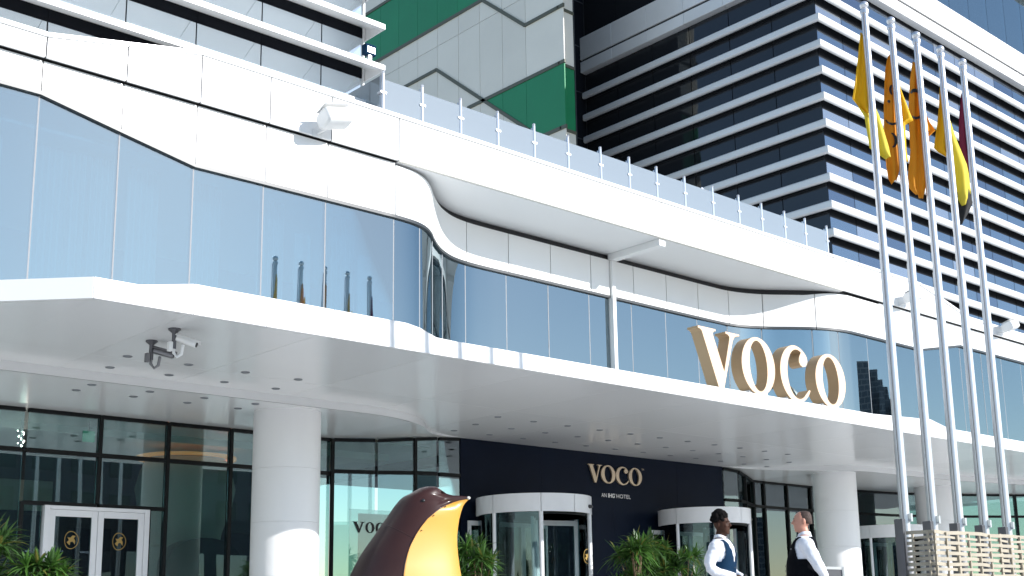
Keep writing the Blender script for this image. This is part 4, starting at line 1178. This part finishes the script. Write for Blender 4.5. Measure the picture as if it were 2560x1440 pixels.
# ================================================================== PLANTS
def strap_plant(x, y, ztop, spread, label, mat, seed, heads, nleaf=26, leaf=0.42, pot_h=0.55, lw=0.024):
    t = thing('potted_plant', label, 'plant', (x, y, 0))
    rnd = random.Random(seed)
    obj('pot', MB().lathe([(0.24, 0), (0.3, pot_h*0.6), (0.33, pot_h), (0.29, pot_h), (0.28, pot_h-0.05), (0.001, pot_h-0.05)], x, y, 28, cap=False), M['pot'], t, smooth=50)
    st, lv, kind = MB(), MB(), []
    for h in range(heads):
        ang = rnd.uniform(0, 2*pi)
        rr = spread*sqrt(rnd.random())
        zc = ztop-leaf*0.55-rnd.random()**1.5*(ztop-pot_h)*0.62
        hx, hy = x+rr*cos(ang), y+rr*sin(ang)
        st.tube([(x+0.12*cos(ang), y+0.12*sin(ang), pot_h-0.06), ((x+hx)/2+0.02, (y+hy)/2, (pot_h+zc)/2+0.08), (hx, hy, zc)], [0.018, 0.015, 0.01], 6)
        for k in range(nleaf):
            a = rnd.uniform(0, 2*pi)
            el = radians(rnd.uniform(-25, 82))
            L = leaf*rnd.uniform(0.7, 1.15)
            w_ = lw*rnd.uniform(0.7, 1.2)
            d = Vector((cos(a)*cos(el), sin(a)*cos(el), sin(el)))
            sd_ = Vector((-sin(a), cos(a), 0))
            droop = rnd.uniform(0.35, 1.0)
            pts = []
            for j in range(5):
                s = j/4
                pts.append(Vector((hx, hy, zc))+d*L*s+Vector((0, 0, -droop*L*0.55*s*s)))
            ws_ = [0.5, 1.0, 0.95, 0.6, 0.06]
            vs = []
            for q, ww in zip(pts, ws_):
                vs += [q-sd_*w_*ww, q+Vector((0, 0, -w_*ww*0.5)), q+sd_*w_*ww]
            fs = []
            kind.append(2 if rnd.random() < 0.07 else (1 if rnd.random() < 0.3 else 0))
            for j in range(4):
                fs += [(3*j, 3*j+1, 3*j+4, 3*j+3), (3*j+1, 3*j+2, 3*j+5, 3*j+4)]
            lv.add(vs, fs)
    o = obj('stems', st, M['stem'], t)
    o['kind'] = 'stuff'
    o = obj('foliage', lv, [M[mat], M['leafd' if mat == 'leaf' else 'leaf'], M['leafy']], t)
    o.data.polygons.foreach_set('material_index', [k for k in kind for _ in range(8)])
    o['kind'] = 'stuff'
    return t
strap_plant(15.85, 18.7, 2.28, 0.36, 'bushy green strap leaved plant just right of the bird statue', 'leaf', 21, 18, 36, 0.48)
strap_plant(19.85, 18.05, 2.34, 0.44, 'bushy bright green plant between the two revolving doors, left of a taller one', 'leaf', 22, 22, 38, 0.52)
strap_plant(20.95, 18.7, 2.55, 0.45, 'taller green plant behind the bushy one between the two revolving doors', 'leafd', 23, 22, 36, 0.52)
strap_plant(21.55, 18.2, 2.2, 0.32, 'green plant directly left of the second revolving door', 'leaf', 24, 16, 34, 0.46)
strap_plant(5.75, 17.6, 2.12, 0.45, 'dark palm like plant cut off by the left edge of the view', 'leafd', 25, 16, 32, 0.55)
strap_plant(6.65, 17.2, 1.70, 0.36, 'drooping green plant in front of the white double door', 'leaf', 26, 16, 36, 0.40)

# ================================================================== POSTER STAND, BARRIER
pst = thing('poster_stand', 'pale poster stand with black VOCO lettering on a clear sheet behind the bird statue', 'poster stand', (15.3, 21.2, 0))
obj('board', MB().box(14.77, 15.9, 21.24, 21.27, 0.3, 2.82), M['plaster'], pst, bevel=0.004)
obj('clear_sheet', MB().box(14.5, 15.95, 21.2, 21.21, 0.3, 2.9), M['g_door'], pst)
obj('stand', MB().box(14.9, 14.98, 21.271, 21.31, 0.0, 2.7).box(15.7, 15.78, 21.271, 21.31, 0.0, 2.7).box(14.7, 15.95, 21.0, 21.45, 0.0, 0.03), M['dsteel'], pst)
for ch, a, b in (('V', 14.58, 14.90), ('O', 14.92, 15.14), ('C', 15.18, 15.40), ('O', 15.43, 15.66)):
    obj('letter', letter_mb(ch, a, b, 2.41, 2.64, 21.19, 21.198), M['ink'], pst)
bar = thing('low_barrier', 'low grey framed barrier panel behind the man in the black waistcoat', 'barrier', (14.6, 10.0, 0))
obj('frame', MB().box(14.18, 14.225, 9.95, 10.0, 0, 1.27).box(15.32, 15.365, 9.95, 10.0, 0, 1.27).box(14.2251, 15.3199, 9.955, 9.995, 1.23, 1.268), M['steel'], bar)
obj('panel', MB().box(14.2251, 15.3199, 9.965, 9.985, 0.15, 1.2299), M['dsteel'], bar)

# ================================================================== WOVEN SCREEN
fen = thing('woven_screen', 'pale weathered woven slat screen boxing in the feet of the flagpoles', 'screen', (13.6, 7.3, 0))
FX, FY, FZ = 13.42, 7.45, 1.57
px_ = [FX+0.05]
while px_[-1] < 18.2:
    px_.append(px_[-1]+0.27)
posts_bold = {0, 5, 9}
for i, x in enumerate(px_):
    r = 0.02 if i % 4 == 2 else 0.011
    obj('upright', MB().box(x-r, x+r, FY-0.012, FY+0.012, 0, FZ+(0.015 if i % 4 == 2 else -0.01)), M['wood'], fen)
py_ = [FY+0.06+0.2*k for k in range(2)]
for y in py_:
    obj('upright', MB().box(FX-0.012, FX+0.012, y-0.011, y+0.011, 0, FZ-0.005), M['wood'], fen)
rnd = random.Random(4)
nrow = 25
for j in range(nrow):
    z = 0.05+(FZ-0.06)*j/(nrow-1)
    hh = 0.0175+rnd.uniform(-0.004, 0.004)
    for seg in range(3):
        xa, xb = px_[0]+seg*1.62-0.04, min(px_[0]+seg*1.62+1.64, px_[-1]+0.04)
        n = 25
        pts = []
        ph = rnd.uniform(-0.15, 0.15)
        wob = rnd.uniform(-0.006, 0.006)
        mb = MB()
        vs = []
        for k in range(n):
            x = xa+(xb-xa)*k/(n-1)
            y = FY+0.021*cos(pi*(x-px_[0])/0.27+pi*j+ph)*(-1 if (j+seg) % 2 else 1)*(1 if j % 2 else -1)
            dz = wob*sin(5*(x-xa))
            vs += [(x, y-0.004, z-hh+dz), (x, y-0.004, z+hh+dz), (x, y+0.004, z+hh+dz), (x, y+0.004, z-hh+dz)]
        fs = [(4*i+k, 4*i+(k+1) % 4, 4*i+4+(k+1) % 4, 4*i+4+k) for i in range(n-1) for k in range(4)] + [(3, 2, 1, 0), tuple(4*n-4+k for k in range(4))]
        obj('slat', mb.add(vs, fs), M['wood'], fen)
    n = 12
    vs = []
    for k in range(n):
        y = FY+0.0+0.34*k/(n-1)
        x = FX+0.016*cos(pi*(y-py_[0])/0.2+pi*j)
        vs += [(x-0.004, y, z-hh), (x-0.004, y, z+hh), (x+0.004, y, z+hh), (x+0.004, y, z-hh)]
    fs = [(4*i+k, 4*i+(k+1) % 4, 4*i+4+(k+1) % 4, 4*i+4+k) for i in range(n-1) for k in range(4)] + [(3, 2, 1, 0), tuple(4*n-4+k for k in range(4))]
    obj('slat', MB().add(vs, fs), M['wood'], fen)
obj('corner_post', MB().box(FX-0.055, FX-0.02, FY+0.35, FY+0.41, 0, FZ+0.03), M['dsteel'], fen)

# ================================================================== PEOPLE
def loft(mb, secs, n=28):
    """stack of (z, half width, half depth, centre x, centre y) ellipses"""
    vs = []
    for z, a, b, cx, cy in secs:
        for k in range(n):
            c, s = cos(2*pi*k/n), sin(2*pi*k/n)
            vs.append((cx+a*math.copysign(abs(c)**0.88, c), cy+b*math.copysign(abs(s)**0.88, s), z))
    fs = [(i*n+k, i*n+(k+1) % n, (i+1)*n+(k+1) % n, (i+1)*n+k) for i in range(len(secs)-1) for k in range(n)]
    fs += [tuple(range(n-1, -1, -1)), tuple((len(secs)-1)*n+k for k in range(n))]
    return mb.add(vs, fs)
def interp(secs, per=3):
    out = []
    for a, b in zip(secs, secs[1:]):
        for k in range(per):
            t = k/per
            t = t*t*(3-2*t)*0.4+t*0.6
            out.append(tuple(a[i]+(b[i]-a[i])*t for i in range(5)))
    return out+[secs[-1]]
def inflate(secs, d):
    return [(z, a+d, b+d, cx, cy) for z, a, b, cx, cy in secs]
def bent(pts, rad, n=14, per=5):
    """smooth limb through joints with tapering radius"""
    P3 = [Vector(p) for p in pts]
    out, rr = [], []
    for i in range(len(P3)-1):
        p0, p1, p2, p3 = P3[max(i-1, 0)], P3[i], P3[i+1], P3[min(i+2, len(P3)-1)]
        for k in range(per):
            t = k/per
            out.append(0.5*(2*p1+(p2-p0)*t+(2*p0-5*p1+4*p2-p3)*t*t+(3*p1-p0-3*p2+p3)*t**3))
            rr.append(rad[i]+(rad[i+1]-rad[i])*t)
    return out+[P3[-1]], rr+[rad[-1]]
def hand(mb, wrist, d, palm_n, curl, side):
    """palm plus four unequal fingers and a thumb"""
    d = Vector(d).normalized()
    pn = Vector(palm_n)
    pn = (pn-d*pn.dot(d)).normalized()
    ax = d.cross(pn)*side
    w0 = Vector(wrist)
    mb.tube([w0-d*0.03, w0+d*0.01, w0+d*0.05, w0+d*0.085], [0.026, 0.029, 0.036, 0.030], 10)
    mb.tube([w0+d*0.02+ax*0.02, w0+d*0.06+ax*0.026, w0+d*0.09+ax*0.026], [0.016, 0.017, 0.013], 8)
    mb.tube([w0+d*0.02-ax*0.02, w0+d*0.06-ax*0.026, w0+d*0.09-ax*0.026], [0.016, 0.017, 0.013], 8)
    for i, (off, ln) in enumerate(((0.031, 0.072), (0.0105, 0.082), (-0.0105, 0.076), (-0.031, 0.058))):
        p = w0+d*0.08+ax*off
        q = [p]
        a = 0.0
        for j in range(3):
            a += curl*(0.55+0.35*j)
            q.append(q[-1]+(d*cos(a)+pn*sin(a))*ln*(0.42, 0.32, 0.26)[j])
        mb.tube(q, [0.0095, 0.009, 0.008, 0.006], 7)
    p = w0+d*0.025+ax*0.028
    mb.tube([p, p+d*0.022+ax*0.022+pn*0.008, p+d*0.045+ax*0.026+pn*0.022, p+d*0.066+ax*0.018+pn*0.034], [0.014, 0.012, 0.0105, 0.008], 8)
def person(loc, face_dir, label, P):
    t = thing('person', label, 'person', (loc[0], loc[1], 0))
    f = Vector((face_dir[0], face_dir[1], 0)).normalized()
    T = Matrix(((f.y, f.x, 0, loc[0]), (-f.x, f.y, 0, loc[1]), (0, 0, 1, 0), (0, 0, 0, 1))) @ Matrix.Scale(P.get('k', 1.0), 4)
    bw, bd = P['bw'], P['bd']
    belly = P.get('belly', 0.0)
    torso = interp([(0.84, 0.155*bw, 0.115*bd, 0, 0), (0.93, 0.172*bw, 0.125*bd, 0, 0.0), (1.02, 0.162*bw, (0.118+belly)*bd, 0, belly*0.7), (1.12, 0.158*bw, (0.115+belly)*bd, 0, 0.005+belly*0.8), (1.24, 0.170*bw, (0.122+belly*0.6)*bd, 0, 0.01+belly*0.5), (1.34, 0.184*bw, 0.124*bd, 0, 0.012), (1.42, 0.190*bw, 0.112*bd, 0, 0.002), (1.475, 0.158*bw, 0.092*bd, 0, -0.006), (1.51, 0.098, 0.07, 0, -0.01), (1.545, 0.062, 0.062, 0, -0.006), (1.62, 0.057, 0.060, 0, 0.012)])
    b = MB()
    loft(b, torso)
    hz = 1.685
    # head: cranium, face, jaw, brow, nose, lips, ears
    loft(b, interp([(hz-0.125, 0.022, 0.03, 0, 0.062), (hz-0.112, 0.042, 0.048, 0, 0.05), (hz-0.085, 0.057, 0.068, 0, 0.034), (hz-0.05, 0.066, 0.084, 0, 0.022), (hz-0.01, 0.072, 0.093, 0, 0.012), (hz+0.03, 0.075, 0.097, 0, 0.006), (hz+0.065, 0.071, 0.09, 0, 0.0), (hz+0.095, 0.055, 0.07, 0, -0.004), (hz+0.112, 0.025, 0.032, 0, -0.006)]))
    b.tube([(0, 0.100, hz+0.014), (0, 0.112, hz-0.006), (0, 0.124, hz-0.026), (0, 0.115, hz-0.036)], [0.011, 0.0135, 0.0165, 0.013], 10)
    for sx in (-1, 1):
        b.ellipsoid((sx*0.014, 0.109, hz-0.032), (0.010, 0.011, 0.008), 10, 6)
        b.ellipsoid((sx*0.027, 0.092, hz+0.022), (0.024, 0.013, 0.008), 10, 6)
        b.ellipsoid((sx*0.038, 0.078, hz-0.028), (0.023, 0.02, 0.02), 10, 6)
        b.ellipsoid((sx*0.075, -0.008, hz-0.006), (0.011, 0.021, 0.033), 10, 8)
    b.ellipsoid((0, 0.097, hz-0.062), (0.026, 0.012, 0.0065), 12, 6)
    b.ellipsoid((0, 0.095, hz-0.073), (0.023, 0.012, 0.007), 12, 6)
    b.ellipsoid((0, 0.085, hz-0.104), (0.02, 0.016, 0.014), 12, 6)
    # limbs
    sl_ = MB()
    for key in ('armR', 'armL'):
        A = P[key]
        q, r = bent(A, [0.056*P['aw'], 0.046*P['aw'], 0.029], 14)
        b.tube(q, r, 12)
        q2, r2 = bent(A, [0.082*P['aw'], 0.064*P['aw'], 0.042], 14)
        q2, r2 = q2[:-1], r2[:-1]
        # cloth folds gather at the elbow
        r2 = [rr*(1+0.06*sin(i*2.4)) for i, rr in enumerate(r2)]
        sl_.tube(q2, r2, 16)
        q3 = [Vector(A[2])+(Vector(A[1])-Vector(A[2])).normalized()*0.055, Vector(A[2])+(Vector(A[1])-Vector(A[2])).normalized()*0.005]
        sl_.tube(q3, [0.041, 0.040], 14)
    for hd in P['hands']:
        hand(b, *hd)
    for sx in (-1, 1):
        q, r = bent([(sx*0.085*bw, 0, 0.92), (sx*0.095, 0.01, 0.5), (sx*0.10, -0.01, 0.09)], [0.085*bw, 0.058, 0.040])
        b.tube(q, r, 12)
        b.tube([(sx*0.10, -0.05, 0.05), (sx*0.105, 0.06, 0.05), (sx*0.112, 0.15, 0.035)], [0.038, 0.04, 0.026], 10)
    b.xform(T)
    o = obj('body', b, M[P['skin']], t, smooth=80)
    rm = o.modifiers.new('union', 'REMESH')
    rm.mode = 'VOXEL'
    rm.voxel_size = 0.0065
    rm.use_smooth_shade = True
    sm = o.modifiers.new('soften', 'SMOOTH')
    sm.factor = 0.5
    sm.iterations = 3
    # eyes and brows
    ey = MB()
    for sx in (-1, 1):
        ey.ellipsoid((sx*0.030, 0.094, hz+0.004), (0.0125, 0.006, 0.0065), 10, 6)
    obj('eyes', ey.xform(T), M['black'], t, smooth=60)['kind'] = 'stuff'
    br = MB()
    for sx in (-1, 1):
        br.tube([(sx*0.014, 0.103, hz+0.024), (sx*0.030, 0.102, hz+0.029), (sx*0.048, 0.088, hz+0.024)], [0.004, 0.005, 0.003], 6)
    obj('eyebrows', br.xform(T), M[P['hair']], t)['kind'] = 'stuff'
    # hair
    h = MB()
    hk = P['hairk']
    rnd_ = random.Random(8)
    if hk == 'curly':
        for k in range(150):
            a, e = rnd_.uniform(0, 2*pi), radians(rnd_.uniform(4, 90))
            p = Vector((0.078*cos(a)*cos(e), -0.012+0.099*sin(a)*cos(e), hz+0.026+0.128*sin(e)))
            if p.y > 0.062 and p.z < hz+0.075:
                continue
            rr = rnd_.uniform(0.014, 0.026)*(1.0+0.35*sin(e))
            h.ellipsoid(p, (rr, rr, rr), 7, 5)
    else:
        loft(h, interp([(hz-0.035, 0.060, 0.055, 0, -0.052), (hz+0.0, 0.072, 0.074, 0, -0.034), (hz+0.035, 0.079, 0.082, 0, -0.024), (hz+0.068, 0.075, 0.082, 0, -0.02), (hz+0.1, 0.057, 0.066, 0, -0.02), (hz+0.117, 0.022, 0.03, 0, -0.018)]))
    ho = obj('hair', h.xform(T), M[P['hair']], t, smooth=80)
    if hk == 'curly':
        hr = ho.modifiers.new('union', 'REMESH')
        hr.mode = 'VOXEL'
        hr.voxel_size = 0.008
    # shirt: torso plus sleeves as one garment
    s_ = MB()
    loft(s_, inflate([q for q in torso if 0.9 < q[0] < 1.52], 0.011))
    s_.add(sl_.v, sl_.f)
    for key in ('armR', 'armL'):
        s_.ellipsoid(Vector(P[key][0])+Vector((0, 0, -0.01)), (0.082*P['aw'], 0.078, 0.074), 14, 8)
    s_.xform(T)
    so2 = obj('shirt', s_, M['shirt'], t, smooth=80)
    rm = so2.modifiers.new('union', 'REMESH')
    rm.mode = 'VOXEL'
    rm.voxel_size = 0.009
    rm.use_smooth_shade = True
    sm = so2.modifiers.new('soften', 'SMOOTH')
    sm.factor = 0.6
    sm.iterations = 5
    # collar: a folded band round the neck, open at the throat
    n = 30
    vs = []
    for k in range(n+1):
        a = radians(90+16)+radians(360-32)*k/n
        c, s = cos(a), sin(a)
        dip = max(0, s)**2*0.035
        for rx, ry, z in ((0.070, 0.068, 1.505-dip), (0.066, 0.066, 1.562-dip*0.8), (0.074, 0.074, 1.558-dip*0.8), (0.088, 0.086, 1.507-dip*1.5)):
            vs.append((rx*c, -0.006+ry*s, z))
    fs = [(4*i+k, 4*i+k+1, 4*i+5+k, 4*i+4+k) for i in range(n) for k in range(3)]
    co_ = obj('collar', MB().add(vs, fs).xform(T), M['shirt'], t, smooth=80)
    co_.modifiers.new('thickness', 'SOLIDIFY').thickness = 0.004
    # waistcoat
    vt = inflate([q for q in torso if 0.97 < q[0] < 1.50], 0.024)
    n = 56
    vs, keep = [], []
    for z, a, b_, cx, cy in vt:
        for k in range(n):
            c, s = cos(2*pi*k/n), sin(2*pi*k/n)
            vs.append((cx+a*math.copysign(abs(c)**0.88, c), cy+b_*math.copysign(abs(s)**0.88, s), z))
    fs = []
    for i in range(len(vt)-1):
        for k in range(n):
            ids = (i*n+k, i*n+(k+1) % n, (i+1)*n+(k+1) % n, (i+1)*n+k)
            m = [sum(vs[j][q] for j in ids)/4 for q in range(3)]
            front = m[1] > 0
            if front and m[2] > 1.20 and abs(m[0]) < (m[2]-1.20)*0.34:
                continue
            if m[2] > 1.25 and abs(m[0]) > 0.185*bw-(m[2]-1.25)*0.20:
                continue
            fs.append(ids)
    vo = obj('waistcoat', MB().add(vs, fs).xform(T), M[P['vest']], t, smooth=80)
    vo.modifiers.new('thickness', 'SOLIDIFY').thickness = 0.008
    vo.modifiers.new('round', 'SUBSURF').render_levels = 1
    bt = MB()
    for k in range(4):
        z = 1.17-0.055*k
        y = 0.0
        for q in vt:
            if q[0] <= z+0.02:
                y = q[4]+q[2]
        bt.ellipsoid((0.012, y+0.006, z), (0.008, 0.005, 0.008), 8, 6)
    obj('buttons', bt.xform(T), M['dsteel'], t)['kind'] = 'stuff'
    px0 = Vector((-0.10, 0.128*bd+0.012, 1.36))
    obj('pin', MB().ellipsoid(px0, (0.014, 0.006, 0.009), 10, 6).xform(T), M['steel'], t, smooth=60)
    # trousers, belt, shoes
    tr = MB()
    loft(tr, inflate([q for q in torso if q[0] < 1.03], 0.012))
    for sx in (-1, 1):
        q, r = bent([(sx*0.085*bw, 0, 0.90), (sx*0.095, 0.01, 0.5), (sx*0.10, -0.01, 0.04)], [0.105*bw, 0.082, 0.072])
        tr.tube(q, r, 16)
    to = obj('trousers', tr.xform(T), M[P['trousers']], t, smooth=80)
    rm = to.modifiers.new('union', 'REMESH')
    rm.mode = 'VOXEL'
    rm.voxel_size = 0.012
    rm.use_smooth_shade = True
    bq = [q for q in torso if 0.99 < q[0] < 1.04]
    z, a, b_, cx, cy = bq[0]
    obj('belt', MB().add(*(lambda m: (m.v, m.f))(loft(MB(), [(0.985, a+0.02, b_+0.02, cx, cy), (1.02, a+0.02, b_+0.02, cx, cy)]))).xform(T), M['black'], t, smooth=40)
    for sx in (-1, 1):
        sh = MB().tube([(sx*0.10, -0.09, 0.05), (sx*0.10, -0.05, 0.055), (sx*0.105, 0.06, 0.05), (sx*0.112, 0.15, 0.04), (sx*0.114, 0.19, 0.035)], [0.03, 0.048, 0.05, 0.042, 0.018], 14)
        obj('shoe', sh.xform(T), M['black'], t, smooth=70)
    if P.get('tie'):
        tie = MB().prism([(-0.018, 1.495), (0.018, 1.495), (0.014, 1.46), (0.028, 1.22), (0.0, 1.17), (-0.028, 1.22), (-0.014, 1.46)], 'y', 0.128, 0.136)
        obj('tie', tie.xform(T @ Matrix.Translation((0.0, 0.0, 0))), M['shirt'], t)
    return t, T
p1, T1 = person((11.29, 8.92), (0.30, -0.95), 'dark-haired man in a blue waistcoat and white shirt facing right with hands held together', dict(
    bw=1.0, bd=1.0, aw=1.0, k=0.985, skin='skin_d', hair='hair', hairk='curly', vest='vest_b', trousers='vest_k',
    armR=[(0.195, 0.0, 1.425), (0.262, -0.05, 1.165), (0.085, 0.185, 1.065)], armL=[(-0.195, 0.0, 1.425), (-0.258, 0.0, 1.16), (-0.075, 0.215, 1.05)],
    hands=[((0.085, 0.185, 1.065), (-0.8, 0.5, -0.25), (-0.2, -0.5, -0.85), 0.75, -1), ((-0.075, 0.215, 1.05), (0.85, 0.35, -0.2), (0.2, -0.5, -0.85), 0.75, 1)]))
ph = thing('radio', 'small black handset held in the hands of the man in the blue waistcoat', 'handset', tuple(T1 @ Vector((0.0, 0.27, 1.03))))
ph.location = T1 @ Vector((0.0, 0.27, 1.03))
obj('handset_body', MB().box(-0.03, 0.03, 0.255, 0.28, 0.985, 1.09).xform(T1), M['black'], ph, bevel=0.006)
p2, T2 = person((12.06, 8.32), (-0.60, 0.80), 'balding man in a black waistcoat and white shirt facing left with hands behind him', dict(
    bw=1.08, bd=1.12, belly=0.035, aw=1.08, k=1.0, skin='skin_l', hair='hairb', hairk='short', vest='vest_k', trousers='trous',
    armR=[(0.205, -0.01, 1.42), (0.285, -0.12, 1.18), (0.12, -0.20, 1.03)], armL=[(-0.205, -0.01, 1.42), (-0.285, -0.12, 1.18), (-0.115, -0.215, 1.02)],
    hands=[((0.12, -0.20, 1.03), (-0.75, -0.15, -0.6), (0.1, -0.9, 0.2), 0.5, 1), ((-0.115, -0.215, 1.02), (0.75, -0.2, -0.55), (0.1, -0.9, 0.2), 0.5, -1)]))
